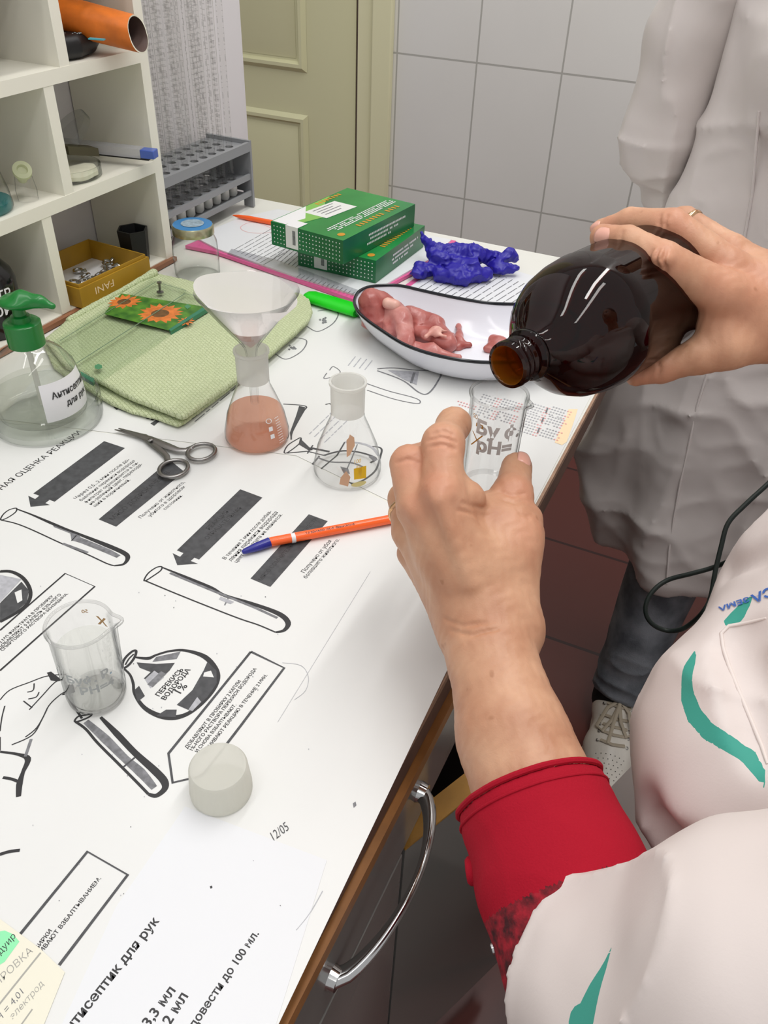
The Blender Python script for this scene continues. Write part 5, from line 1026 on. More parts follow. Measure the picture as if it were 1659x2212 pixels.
upv = np.array([0, 0, 1.]); vs = []
for x, y in v:
    an = (y * sc - .0009) / .0042; an = -an + .35
    vs.append(st - ax_ * x * L2 + (upv * math.cos(an) - side * math.sin(-an) * 1) * .00435 * 1.0)
m.add(vs, f, 0, False); m.build('barrel_print', 'ink', pn, fix=False)
# ================================================================== amber bottle held over the beaker
Mc = np.array([(1095 - CXP) / F_PX * .54, (790 - CYP) / F_PX * .54, .54]); AXC = np.array([.724, -.434, .536]); AXC /= np.linalg.norm(AXC)
bm = CAM + RM @ Mc; bx = RM @ AXC
t = empty('amber_bottle', tuple(bm), 'large dark amber glass bottle held sideways, its open mouth over the beaker', 'bottle')
def thr(r_, z_, a): return (r_, z_)
m = MB(); pr = [(0.0135, 0), (0.0158, .0006), (0.0162, .003), (0.0150, .0045), (0.0148, .0065), (0.0158, .0078), (0.0158, .0088), (0.0148, .010), (0.0148, .0118), (0.0158, .013), (0.0158, .014), (0.0148, .0152), (0.0148, .018), (0.0176, .0195), (0.0180, .0215), (0.0172, .0235), (0.0150, .025)]
inn_ = [(0.0122, .025), (0.0122, .018), (0.0127, .015), (0.0119, .012), (0.0127, .009), (0.0119, .006), (0.0127, .003), (0.0130, .0005)]
m.lathe(pr + inn_, bm, bx, 64, closed=True); m.m = [1 if len(pr) - 1 <= (i // 64) else 0 for i in range(len(m.f))]; m.build('threaded_neck', ['amber_neck', 'amber_inner'], t)
m = MB(); out = [(0.0150, .025), (0.0165, .0275), (0.0225, .0325), (0.0320, .041), (0.0400, .051), (0.0455, .063), (0.0485, .077), (0.0497, .092), (0.0492, .094), (0.0492, .170), (0.0470, .181), (0.0400, .186), (0.0001, .183)]
inn2 = [(0.0001, .180), (0.038, .182), (0.0450, .178), (0.0470, .168), (0.0470, .095), (0.0465, .078), (0.0435, .064), (0.0380, .0525), (0.0300, .043), (0.0205, .0345), (0.0140, .029), (0.0122, .025)]
m.lathe(out + inn2, bm, bx, 96); m.f = [q for q in m.f if len(q) == 4]; m.build('bottle_body', 'amber', t)
m = MB(); m.lathe([(0.0493, .125), (0.0493, .172)], bm, bx, 96); sel = []
for q in m.f:
    if len(q) != 4: continue
    cc_ = sum((Vector(m.v[i]) for i in q), Vector()) / 4; d_ = (np.array(cc_) - (bm + bx * .148)); side_ = np.cross(bx, [0, 0, 1]); 
    if d_ @ RM @ np.array([0, 0, -1]) > .040 and d_ @ bx > .002 and d_ @ RM @ np.array([0, 1, 0]) > .008: sel.append(q)
m.f = sel; m.m = [0] * len(sel); m.sm = [True] * len(sel); m.build('paper_label', mat('old_label', '#c9b86a', .7), t)

# ================================================================== near person : body, coat, sleeve
V = lambda *a: np.array(a, float)
per = empty('person', (0.24, 0.42, 0.0), 'person in a white coat with teal trim and red sleeve, pouring from the amber bottle', 'person')
elL = V(.037, .223, .800); shL = V(.235, .245, 1.02); shR = V(.300, .590, 1.03); elR = V(.215, .735, .865)
wrR = W(1760, 655, .605)
LH = []   # left arm and hand
def C(a, b, ra, rb, **k): return ('c', a, b, ra, rb, k) if k else ('c', a, b, ra, rb)
wL = W(1060, 1345, .528)
LH += [C(elL, W(1190, 1800, .455), .036, .037), C(W(1190, 1800, .455), W(1108, 1590, .487), .037, .0325), C(W(1108, 1590, .487), W(1062, 1420, .515), .0325, .0270), C(W(1062, 1420, .515), wL, .0270, .0262),
       C(W(1020, 1370, .53), W(1100, 1370, .53), .022, .022)]
LH += [C(W(1045, 1330, .530), W(955, 1078, .517), .021, .0135, k=.012), C(W(1020, 1330, .533), W(905, 1100, .530), .020, .0135, k=.012), C(W(1000, 1330, .545), W(888, 1150, .556), .018, .012, k=.012), C(W(990, 1330, .555), W(893, 1195, .578), .016, .011, k=.012),
       C(W(1085, 1330, .532), W(1108, 1160, .545), .0215, .0175, k=.014), C(W(1108, 1260, .540), W(1118, 1150, .548), .0125, .0125, k=.012), ('e', W(1020, 1170, .542), (.036, .034, .018), {'k': .014})]
# index
LH += [C(W(955, 1072, .517), W(957, 960, .532), .0138, .0128), C(W(957, 960, .532), W(980, 917, .562), .0125, .0108), C(W(980, 917, .562), W(991, 915, .586), .0106, .0088)]
# middle, ring, little
LH += [C(W(903, 1098, .530), W(884, 1002, .541), .0135, .0125, k=.004), C(W(884, 1002, .541), W(925, 985, .582), .0122, .0105, k=.003), C(W(925, 985, .582), W(975, 1000, .616), .0105, .0085, k=.003)]
LH += [C(W(886, 1150, .556), W(873, 1078, .580), .0120, .0112, k=.004), C(W(873, 1078, .580), W(918, 1050, .618), .0108, .0098, k=.003), C(W(918, 1050, .618), W(965, 1052, .640), .0095, .0080, k=.003)]
LH += [C(W(893, 1195, .578), W(893, 1135, .612), .0110, .0100, k=.003), C(W(893, 1135, .612), W(930, 1105, .640), .0095, .0088, k=.003), C(W(930, 1105, .640), W(970, 1100, .648), .0085, .0072, k=.003)]
# thumb
LH += [C(W(1116, 1160, .547), W(1107, 1068, .560), .0150, .0132, k=.009), C(W(1107, 1068, .560), W(1116, 1010, .583), .0128, .0108, k=.005)]
# webs and knuckle relief
LH += [('e', W(1045, 1110, .546), (.020, .016, .010), {'k': .014}), ('e', W(1003, 1068, .530), (.014, .010, .010), {'k': .010}), ('e', W(950, 1058, .508), (.0085, .0085, .0060)), ('e', W(898, 1092, .521), (.0075, .0075, .0055)),
       ('e', W(1150, 1120, .552), (.006, .006, .008))]
# tendons / veins relief
for a, b in ((W(950, 1085, .502), W(1015, 1260, .508)), (W(905, 1115, .517), W(985, 1260, .514))): LH.append(C(a, b, .0034, .0030, k=.008))
RH = [C(elR, wrR, .037, .0290), C(wrR, W(1700, 650, .600), .0290, .0300), C(W(1690, 700, .605), W(1690, 610, .605), .0215, .0205, k=.012)]
I = dict(k=.012)
RH += [C(W(1690, 680, .597), W(1560, 632, .583), .020, .0150, **I), C(W(1690, 650, .600), W(1572, 582, .597), .020, .0140, **I), C(W(1690, 625, .612), W(1575, 545, .620), .018, .0130, **I), C(W(1690, 610, .625), W(1580, 540, .650), .016, .011, **I),
       C(W(1690, 720, .603), W(1570, 748, .598), .0200, .0155, k=.014), ('e', W(1620, 665, .607), (.030, .030, .017), {'k': .014})]
RH += [C(W(1555, 632, .583), W(1432, 563, .574), .0160, .0130, k=.005), C(W(1432, 563, .574), W(1355, 522, .589), .0127, .0110, k=.003), C(W(1355, 522, .589), W(1302, 512, .606), .0108, .0094, k=.003)]
RH += [C(W(1572, 582, .597), W(1452, 490, .604), .0150, .0128, k=.005), C(W(1452, 490, .604), W(1362, 480, .625), .0123, .0106, k=.003), C(W(1362, 480, .625), W(1300, 497, .645), .0098, .0084, k=.003)]
RH += [C(W(1575, 545, .620), W(1478, 478, .640), .0130, .0108, k=.005), C(W(1478, 478, .640), W(1385, 478, .665), .0105, .0094, k=.003), C(W(1385, 478, .665), W(1330, 505, .680), .0092, .0080, k=.003)]
RH += [C(W(1580, 540, .650), W(1505, 505, .675), .0110, .0095, k=.004), C(W(1505, 505, .675), W(1440, 515, .700), .0092, .0082, k=.003), C(W(1440, 515, .700), W(1400, 545, .705), .0080, .0070, k=.003)]
RH += [C(W(1570, 748, .598), W(1512, 768, .602), .0150, .0128, k=.010), C(W(1512, 768, .602), W(1430, 795, .610), .0124, .0110, k=.006), C(W(1430, 795, .610), W(1374, 812, .617), .0105, .0078, k=.004), ('e', W(1545, 690, .600), (.012, .016, .010), {'k': .014}), ('e', W(1430, 557, .563), (.007, .007, .005))]
kn = [(W(950, 1060, .51), .016), (W(957, 960, .52), .014), (W(884, 1002, .53), .016), (W(903, 1098, .52), .012), (W(1107, 1068, .55), .012), (W(1125, 1060, .55), .014), (W(1118, 1150, .535), .014), (W(1000, 925, .58), .012), (W(1432, 563, .565), .013), (W(1310, 520, .60), .014), (W(1555, 620, .575), .018), (W(1452, 485, .597), .014), (W(1320, 490, .63), .012), (W(1400, 810, .61), .016), (W(1570, 560, .60), .016), (W(1600, 640, .59), .03)]
def blush(P):
    b = np.zeros(len(P))
    for c_, s_ in kn: b = np.maximum(b, np.exp(-((P - c_) ** 2).sum(1) / (2 * (s_ * .75) ** 2)))
    return np.clip(b * .6, 0, 1)
skin_fold = lambda X, Y, Z: .00012 * np.sin(X * 900 + 3 * np.sin(Y * 300)) + .0003 * noise3(X, Y, Z, 60)
def creases(prims, lines):
    o = organic('first_pass', None, ['skin'], prims, .003, .006, None, 1); tr = bvh(o); bpy.data.objects.remove(o); out = []
    for ln_ in lines:
        q_ = []
        for p_ in ln_:
            h_, n_ = hit(tr, *p_)
            if h_ is not None: n_ = np.array(n_); q_.append(np.array(h_) + n_ * (.0004 if n_ @ (CAM - np.array(h_)) > 0 else -.0004))
        out += [('c', a_, b_, .0011, .0011, {'cut': True, 'k': .0016}) for a_, b_ in zip(q_[:-1], q_[1:])]
    return out
cL_ = creases(LH, [[(925, 952), (955, 944), (984, 955)], [(928, 966), (955, 960), (982, 970)], [(935, 938), (957, 931), (978, 940)], [(858, 1000), (880, 992), (902, 998)], [(1082, 1062), (1106, 1071), (1134, 1066)], [(1085, 1078), (1110, 1086), (1136, 1081)],
    [(1000, 1086), (1025, 1094), (1052, 1098)], [(990, 1102), (1018, 1110), (1050, 1113)], [(962, 1338), (1000, 1352), (1050, 1345)], [(975, 1362), (1020, 1372), (1075, 1358)], [(1125, 1110), (1140, 1116), (1150, 1112)]])
cR_ = creases(RH, [[(1424, 538), (1416, 560), (1424, 582)], [(1440, 536), (1433, 560), (1441, 590)], [(1410, 540), (1403, 558), (1409, 576)], [(1441, 466), (1436, 482), (1441, 496)], [(1427, 464), (1423, 478), (1427, 490)], [(1345, 500), (1340, 515), (1345, 532)], [(1420, 778), (1426, 795), (1420, 812)], [(1492, 690), (1502, 705), (1500, 722)]])
body = organic('left_arm', None, ['skin'], LH + cL_, .0012, .006, skin_fold, 1, {'blush': blush})
b2 = organic('right_arm', None, ['skin'], RH + cR_, .0012, .006, skin_fold, 1, {'blush': blush})
NK = [C(shL + [.01, .03, 0], shR - [0, .03, 0], .045, .045), C(elL, W(1480, 2200, .362), .036, .040), C(W(1480, 2200, .362), W(1750, 2110, .312), .040, .042), C(W(1750, 2110, .312), shL, .042, .045), C(shR, elR, .043, .037), C(elL, W(1200, 1830, .452), .036, .035), C(elR, elR * .7 + wrR * .3, .036, .034), ('l', [(.75, .26, .42, .10, .14), (.95, .26, .42, .10, .14), (1.05, .26, .42, .08, .13)]), C(V(.265, .42, 1.04), V(.255, .42, 1.14), .055, .050, k=.03),
      ('e', V(.245, .42, 1.235), (.088, .072, .105), {'k': .01}), ('e', V(.175, .42, 1.185), (.030, .040, .045), {'k': .03}), C(V(.158, .42, 1.225), V(.143, .42, 1.205), .009, .012, k=.008), ('e', V(.25, .348, 1.225), (.016, .008, .026)), ('e', V(.25, .492, 1.225), (.016, .008, .026)), ('e', V(.165, .395, 1.238), (.010, .013, .008), {'cut': True, 'k': .01}), ('e', V(.165, .445, 1.238), (.010, .013, .008), {'cut': True, 'k': .01})]
b3 = organic('torso', None, ['skin'], NK, .004, .02, None, 2, {'blush': lambda P: np.zeros(len(P))})
import bmesh
bmj = bmesh.new()
for o in (body, b2, b3): bmj.from_mesh(o.data)
for o in (b2, b3): bpy.data.objects.remove(o)
bmj.to_mesh(body.data); bmj.free(); body.name = 'body'; body.data.name = 'body'; body.parent = per; body.matrix_parent_inverse = Matrix.Translation(-per.location)
tb = bvh(body)
# fingernails laid on the finger surface
def nail(cpt, nrm, along, ln, wd, parent):
    nrm = np.array(nrm) / np.linalg.norm(nrm); al = np.array(along, float); al -= nrm * (al @ nrm); al /= np.linalg.norm(al); sd = np.cross(nrm, al)
    m = MB(); n1, n2 = 9, 9; vs = []
    for i in range(n1):
        for j in range(n2):
            s_, q_ = -1 + 2 * i / (n1 - 1), -1 + 2 * j / (n2 - 1)
            x, y = s_ * ln / 2 * math.sqrt(1 - .25 * q_ * q_), q_ * wd / 2 * math.sqrt(1 - .15 * s_ * s_)
            vs.append(cpt + al * x + sd * y + nrm * (.0009 - .0022 * q_ * q_ - .0009 * s_ * s_))
    m.add(vs, [(i * n2 + j, i * n2 + j + 1, (i + 1) * n2 + j + 1, (i + 1) * n2 + j) for i in range(n1 - 1) for j in range(n2 - 1)])
    o = m.build('fingernail', 'nail', parent); q = o.modifiers.new('s', 'SOLIDIFY'); q.thickness = .0006; q.offset = 0; return o
h_, hn = hit(tb, 1120, 992)
if h_: h_, hn = tb.find_nearest(Vector(W(1136, 990, .575)))[:2]; nail(np.array(h_), hn, W(1116, 1000, .587) - W(1107, 1068, .560), .0125, .0115, per)
h_, hn = hit(tb, 1300, 508)
if h_: nail(np.array(h_), hn, W(1302, 512, .606) - W(1355, 522, .589), .0145, .0115, per)
h_, hn = tb.find_nearest(Vector(W(1012, 900, .578)))[:2]; nail(np.array(h_), hn, W(991, 915, .586) - W(980, 917, .562), .011, .0095, per)
h_, hn = tb.find_nearest(Vector(W(1283, 488, .640)))[:2]; nail(np.array(h_), hn, W(1300, 497, .645) - W(1362, 480, .625), .010, .0085, per)
def ring_on(a, b, tt, rr_, name, label):
    a, b = np.array(a), np.array(b); c_ = a + (b - a) * tt; t = empty(name, tuple(c_), label, 'ring')
    m = MB(); m.lathe([(rr_, -.0024), (rr_ + .0010, -.0016), (rr_ + .0013, 0), (rr_ + .0010, .0016), (rr_, .0024), (rr_ - .0003, 0)], c_, b - a, 48, closed=True); m.build('ring_band', 'gold', t); return t
ring_on(W(886, 1150, .556), W(873, 1078, .580), .58, .0117, 'finger_ring', 'plain gold ring on the hand holding the beaker')
ring_on(W(1575, 545, .620), W(1478, 478, .640), .88, .0111, 'finger_ring', 'flat gold ring on the hand gripping the amber bottle')
# hair, eyes, lips
organic('hair', per, ['hair'], [('e', V(.265, .42, 1.262), (.096, .084, .100)), ('e', V(.33, .42, 1.22), (.05, .06, .06)), ('e', V(.150, .42, 1.20), (.060, .075, .075), {'cut': True, 'k': .012})], .004, .02, lambda X, Y, Z: .002 * np.sin(Y * 300 + Z * 60), 1)
for y in (.395, .445): m = MB(); m.lathe([(.0001, .009), (.006, .0068), (.009, 0), (.006, -.0068), (.0001, -.009)], (.172, y, 1.238), seg=16); m.build('eye', 'eye_white', per)
organic('lips', per, ['lip'], [C(V(.151, .402, 1.172), V(.147, .438, 1.172), .005, .005)], .0015, .003, None, 1)
# trousers and shoes (mostly hidden by the coat and the desk)
organic('trousers', per, ['trousers'], [('l', [(.06, .22, .33, .055, .055), (.45, .24, .34, .07, .07), (.75, .26, .36, .10, .10)]), ('l', [(.06, .25, .50, .055, .055), (.45, .26, .50, .07, .07), (.75, .26, .48, .10, .10)])], .006, .01, None, 1)
for y, x in ((.33, .22), (.50, .25)):
    organic('shoe', per, ['black'], [('c', (x + .06, y, .035), (x - .10, y, .03), .036, .032), ('c', (x + .03, y, .06), (x, y, .06), .035, .035)], .004, .02, None, 1)
# coat
bc = W(1752, 1700, .475)
cprim = [('l', [(.30, .25, .44, .250, .29), (.50, .24, .44, .225, .27), (.70, .245, .43, .190, .235), (.80, .25, .42, .150, .19), (.92, .255, .42, .140, .185), (1.02, .262, .42, .105, .16), (1.07, .268, .42, .07, .09)], {'k': .03}),
         ('e', bc, (.103, .098, .092), {'k': .05}), ('e', bc + V(.065, .150, .0), (.090, .085, .085), {'k': .05}), C(bc + V(.045, .03, .03), W(1905, 1300, .52), .085, .085, k=.06),
         C(shL, V(.200, .25, .97), .075, .078, k=.03)]
folds = []
def crease(pts, r_, dep_=.006, k=.012):
    for a, b in zip(pts[:-1], pts[1:]): folds.append(('c', np.array(a), np.array(b), r_, r_, {'cut': True, 'k': k}))
def cdisp(X, Y, Z):
    lowz = np.clip((.72 - Z) / .3, 0, 1); an = np.arctan2(Y - .43, X - .25); hi = np.clip((Z - .68) / .1, 0, 1)
    return -.014 * lowz * np.sin(an * 9 + 2.5 * Z) - hi * (.0070 * noise3(X, Y, Z, 12) + .0042 * ridge(noise3(X, Y, Z, 14, 9, 18, off=2)) + .0012 * noise3(X, Y, Z, 45))
coat = organic('coat', per, ['coat_near'], cprim, .0045, .02, cdisp, 1); tcoat = bvh(coat); cuts = []
for ln_, rr_, dp in ((((1659, 1350), (1615, 1360), (1585, 1368), (1572, 1385), (1577, 1420), (1590, 1460), (1610, 1510), (1635, 1570), (1655, 1620)), .0035, .001), (((1600, 1400), (1625, 1470), (1655, 1530)), .010, .002), (((1520, 1270), (1570, 1235), (1650, 1195)), .006, .002), (((1395, 1770), (1440, 1830), (1500, 1870)), .012, .004)):
    q_ = [hit(tcoat, *p_)[0] for p_ in ln_]; q_ = [np.array(v_) for v_ in q_ if v_ is not None]
    cuts += [('c', a_, b_, rr_, rr_, {'cut': True, 'k': .012}) for a_, b_ in zip(q_[:-1], q_[1:])]
bpy.data.objects.remove(coat)
coat = organic('coat', per, ['coat_near'], cprim + cuts, .0032, .02, cdisp, 2)
tcoat = bvh(coat)
def onco(px, py):
    h_, n_ = hit(tcoat, px, py); return (np.array(h_) if h_ else None, np.array(n_) if n_ is not None else None)
# sleeve of the coat and red sleeve
sa, sb, sc2 = elL + (W(1190, 1800, .512) - elL) * .05, elL, shL
slv = [C(W(1300, 2090, .405), W(1480, 2200, .362), .054, .060, k=.02), C(W(1480, 2210, .362), W(1750, 2150, .312), .058, .058, k=.02), C(W(1750, 2150, .312), shL, .058, .078, k=.02)]
def sdisp(X, Y, Z): return -.0090 * noise3(X, Y, Z, 18, 16, 16, off=9) - .0065 * ridge(noise3(X, Y, Z, 18, 12, 9, off=4)) - .0012 * noise3(X, Y, Z, 50)
dA = W(1300, 2090, .405); dB = W(1480, 2200, .362); dd_ = (dA - dB) / np.linalg.norm(dA - dB)
cutp = dA + dd_ * .008
slv2 = [(p[0], p[1], p[2], p[3], p[4], dict(p[5], amp=lambda X, Y, Z: np.maximum(0, 4 * ((X - cutp[0]) * dd_[0] + (Y - cutp[1]) * dd_[1] + (Z - cutp[2]) * dd_[2])))) for p in slv]
sleeve = organic('coat_sleeve', per, ['coat_near'], slv2, .0026, .02, sdisp, 2)
tsl = bvh(sleeve)
# teal trim written as an attribute
def path3(tree, pts):
    out = []
    for x, y, w_ in pts:
        h_, n_ = hit(tree, x, y)
        if h_ is not None: out.append((np.array(h_), w_ / F_PX * float((RM.T @ (np.array(h_) - CAM))[2])))
    return out
def trim_attr(o, paths):
    P = np.zeros(len(o.data.vertices) * 3); o.data.vertices.foreach_get('co', P); P = P.reshape(-1, 3); best = np.full(len(P), -1.0)
    for q in paths:
        for (a, wa), (b, wb) in zip(q[:-1], q[1:]):
            dd, tt = seg_d(P, a, b); best = np.maximum(best, ((wa + (wb - wa) * tt) - dd) / .004)
    at = o.data.attributes.new('trim', 'FLOAT', 'POINT'); at.data.foreach_set('value', np.clip(best + .5, 0, 1).astype(np.float32))
trim_attr(coat, [path3(tcoat, [(1503, 1405, 3), (1490, 1435, 12), (1483, 1470, 17), (1485, 1505, 18), (1500, 1545, 19), (1530, 1580, 19), (1575, 1607, 18), (1615, 1632, 19), (1638, 1665, 14), (1652, 1700, 3)]), path3(tcoat, [(1578, 1340, 15), (1592, 1328, 21), (1606, 1310, 17), (1618, 1296, 9)])])
wrm = elR * .45 + wrR * .55
organic('coat_sleeve', per, ['coat_near'], [C(shR, elR, .078, .058, k=.02), C(elR, elR * .75 + wrR * .25, .058, .054, k=.02)], .004, .01, sdisp, 2)
organic('red_sleeve', per, ['red_knit'], [C(elR * .8 + wrR * .2, wrm, .047, .043, k=.006)], .003, .006, None, 1)
trim_attr(sleeve, [path3(tsl, [(1321, 2046, 1), (1305, 2090, 10), (1283, 2140, 22), (1262, 2205, 36), (1250, 2212, 38)])])
# writing on the chest
m = MB(); 
def cloth_text(s_, A_, B_, h_px, tree, mb):
    v, f, wd = glyphs(s_, .03); A_, B_ = np.array(A_, float), np.array(B_, float); u = (B_ - A_) / wd; L_ = np.linalg.norm(B_ - A_); n_ = np.array([u[1], -u[0]]); n_ = n_ / np.linalg.norm(n_) * h_px / .7; vs = []
    for x, y in v:
        p = A_ + u * x + n_ * y; h_, nn_ = hit(tree, *p)
        if h_ is None: return
        vs.append(np.array(h_) + np.array(nn_) * (.0006 if nn_.dot(Vector(CAM) - h_) > 0 else -.0006))
    mb.add(vs, f, 0, False)
cloth_text('МСА', (1697, 1255), (1622, 1288), 18, tcoat, m); cloth_text('ЗЕМА', (1618, 1290), (1552, 1313), 10, tcoat, m)
if m.f: m.build('blue_lettering', mat('blue_letters', '#3c68b8', .5), coat, fix=False)
# placket fold
h1 = [W(1500, 1500, .3)]
pk = [onco(*p)[0] for p in ((1655, 1335), (1610, 1346), (1575, 1352), (1558, 1368), (1562, 1400), (1575, 1440), (1595, 1490), (1620, 1550), (1645, 1610), (1658, 1650))]
pk = [p for p in pk if p is not None]
if len(pk) > 3: m = MB(); m.tube(pk, [.0006, .0010] + [.0011] * (len(pk) - 3) + [.0008], 10); m.build('pocket_hem', mat('hem', '#ded4cf', .6), coat)
# red cuff
ra, rb_ = W(1215, 1900, .440), W(1140, 1700, .470); rx_ = (rb_ - ra) / np.linalg.norm(rb_ - ra)
red = [C(W(1132, 1670, .474), W(1160, 1760, .461), .0385, .0420, k=.006), C(W(1160, 1760, .461), W(1215, 1900, .440), .0420, .0465, k=.006), C(W(1215, 1900, .440), W(1300, 2100, .408), .0465, .0475, k=.006), C(W(1300, 2100, .408), W(1440, 2180, .372), .0475, .046, k=.006)]
tp = W(1140, 1722, .467)
red = [(p[0], p[1], p[2], p[3], p[4], dict(p[5], amp=lambda X, Y, Z: np.maximum(0, 4 * ((X - tp[0]) * rx_[0] + (Y - tp[1]) * rx_[1] + (Z - tp[2]) * rx_[2])))) for p in red]
rs = organic('red_sleeve', per, ['red_knit', 'red_lace'], red, .0017, .006, lambda X, Y, Z: -.0012 * noise3(X, Y, Z, 22) - .0006 * ridge(noise3(X, Y, Z, 30, 30, 60)), 2)
for p in rs.data.polygons:
    c_ = p.center; s_ = (np.array(c_) - W(1200, 1950, .435)) @ rx_
    if s_ < .0: p.material_index = 1
sd_ = np.cross(rx_, RM[:, 2]); sd_ /= np.linalg.norm(sd_); up_v = np.cross(sd_, rx_)
cf = tp + rx_ * .001; 
for off, rr_ in ((0.0015, .0018), (-.0065, .0009)):
    m = MB(); pts = []
    for k in range(48):
        a = 2 * PI * k / 48; o_ = cf + rx_ * off; d_ = Vector(sd_ * math.cos(a) + up_v * math.sin(a)); h_ = bvh(rs).ray_cast(Vector(o_ + np.array(d_) * .12 - rx_ * .004), -d_)[0] if k == 0 else _tb.ray_cast(Vector(o_ + np.array(d_) * .12 - rx_ * .004), -d_)[0]
        if k == 0: _tb = bvh(rs)
        if h_: pts.append(np.array(h_) + rx_ * .003)
    m.tube(pts, rr_, 8, closed=True); m.build('cuff_hem', 'red_knit', rs)
h_, hn = tsl.find_nearest(Vector(W(1000, 1890, .44)))[:2]; h_, hn = _tb.find_nearest(Vector(W(985, 1885, .45)))[:2]
m = MB(); m.lathe([(.0001, .0035), (.006, .003), (.0075, .0015), (.0078, -.001)], h_, hn, 20); bt = m.build('button', 'red_knit', rs); bt['label'] = 'red button at the side of the sleeve'
m = MB(); h2, hn2 = _tb.find_nearest(Vector(W(1028, 2060, .42)))[:2]; m.lathe([(.0001, .0018), (.0028, .001), (.003, -.001)], h2, hn2, 14); m.build('rhinestone', 'chrome', rs)

# ================================================================== far person
fp = empty('person', (0.10, 1.20, 0.0), 'person in a long grey white coat and dark jeans at the far end of desk', 'person')
cl_ = [('l', [(.335, .090, 1.20, .285, .175), (.45, .085, 1.20, .275, .170), (.56, .078, 1.20, .242, .162), (.67, .085, 1.20, .212, .155), (.71, .095, 1.20, .203, .152), (.76, .094, 1.20, .203, .150), (.87, .080, 1.20, .204, .143), (.98, .080, 1.20, .190, .138), (1.10, .082, 1.20, .185, .132), (1.20, .085, 1.20, .165, .115), (1.27, .088, 1.20, .075, .07)], {'k': .03}),
       ('e', (.02, 1.10, 1.06), (.075, .065, .07), {'k': .05}), ('e', (.15, 1.10, 1.06), (.075, .065, .07), {'k': .05})]
def fdisp(X, Y, Z):
    an = np.arctan2(Y - 1.2, X - .08); low = np.clip((.95 - Z) / .6, 0, 1)
    tw = an + 1.6 * Z
    d_ = -.012 * low ** 1.2 * np.sin(an * 7 + 3.5 * Z + 1.0 + 1.5 * noise3(X, Y, Z, 6)) - .004 * low * ridge(noise3(np.cos(an), np.sin(an), Z, 5, 5, 4))
    d_ += -.0050 * ridge(noise3(X + .7 * Z, Y, Z - .4 * X, 5, 5, 11, off=1)) - .0018 * ridge(noise3(X + Z * .6, Y, Z - X * .5, 12, 8, 20, off=5)) - .0006 * noise3(X, Y, Z, 40)
    edge = np.clip((np.abs(Z - .725) - .03) / .03, 0, 1); d_ = d_ * np.where(X < -.06, edge, 1)
    return d_ + .035 * np.maximum(0, .36 + .16 * np.clip(np.abs(X - .05) / .25, 0, 1) ** 2 - Z) * 20 * (Z < .52) * .6
fc = organic('coat', fp, ['coat_far'], cl_, .005, .02, fdisp, 2)
eb = V(-.158, 1.235, .932)
fa = [C(V(-.105, 1.22, 1.20), V(-.150, 1.23, 1.06), .062, .054, k=.02), C(V(-.150, 1.23, 1.06), eb, .054, .052, k=.02), C(eb, V(-.132, 1.27, .860), .050, .036, k=.02), C(V(-.132, 1.27, .860), V(-.06, 1.35, .79), .036, .032, k=.02)]
organic('coat_sleeve', fp, ['coat_far'], fa, .004, .01, lambda X, Y, Z: -.0050 * ridge(noise3(X, Y, Z, 26, 20, 7, off=2)) - .0040 * np.exp(-((Z - .90) / .05) ** 2) * ridge(noise3(X, Y, Z, 10, 10, 34, off=6)) - .0020 * noise3(X, Y, Z, 25), 2)
fb = [C(V(.30, 1.22, 1.19), V(.335, 1.24, .94), .058, .052, k=.02), C(V(.335, 1.24, .94), V(.25, 1.35, .80), .046, .034, k=.02)]
organic('coat_sleeve', fp, ['coat_far'], fb, .004, .01, lambda X, Y, Z: -.0045 * np.sin(75 * Z + 30 * X), 2)
# front placket with buttons
tf = bvh(fc)
pl_ = []
for p in ((1640, 240), (1625, 420), (1600, 560), (1565, 700), (1530, 800), (1505, 880), (1488, 960), (1470, 1040), (1455, 1120), (1445, 1190), (1440, 1260)):
    h_, n_ = hit(tf, *p)
    if h_ is not None: pl_.append(np.array(h_))
if len(pl_) > 3: m = MB(); m.tube(pl_, .0022, 8, flat=.8); m.build('placket_seam', 'coat_far', fc)
organic('body', fp, ['skin'], [C(V(-.105, 1.22, 1.18), eb, .04, .035), C(eb, V(-.08, 1.33, .81), .032, .024), C(V(-.08, 1.33, .81), V(.05, 1.39, .76), .024, .022), C(V(.30, 1.22, 1.18), V(.335, 1.24, .94), .04, .035), C(V(.335, 1.24, .94), V(.16, 1.39, .77), .032, .022),
    ('e', V(.07, 1.392, .755), (.035, .014, .03)), ('e', V(.13, 1.40, .755), (.035, .014, .03)),
    *[C(V(.09 + .006 * i, 1.392, .752 - .009 * i), V(.155 + .004 * i, 1.398, .745 - .011 * i), .0075, .006, k=.002) for i in range(4)],
    ('l', [(.6, .10, 1.2, .13, .10), (.9, .10, 1.2, .12, .09), (1.15, .10, 1.2, .13, .08), (1.23, .10, 1.2, .08, .06)]), C(V(-.09, 1.21, 1.18), V(.29, 1.21, 1.18), .045, .045), C(V(.10, 1.2, 1.22), V(.10, 1.185, 1.33), .05, .05, k=.03),
    ('e', V(.10, 1.165, 1.43), (.072, .090, .108)), ('e', V(.10, 1.10, 1.385), (.040, .032, .045), {'k': .03}), C(V(.10, 1.078, 1.425), V(.10, 1.062, 1.400), .009, .012, k=.008), ('e', V(.028, 1.17, 1.42), (.008, .016, .026)), ('e', V(.172, 1.17, 1.42), (.008, .016, .026)), ('e', V(.075, 1.082, 1.435), (.013, .010, .008), {'cut': True, 'k': .01}), ('e', V(.125, 1.082, 1.435), (.013, .010, .008), {'cut': True, 'k': .01})],
    .004, .01, None, 2, {'blush': lambda P: np.zeros(len(P))})
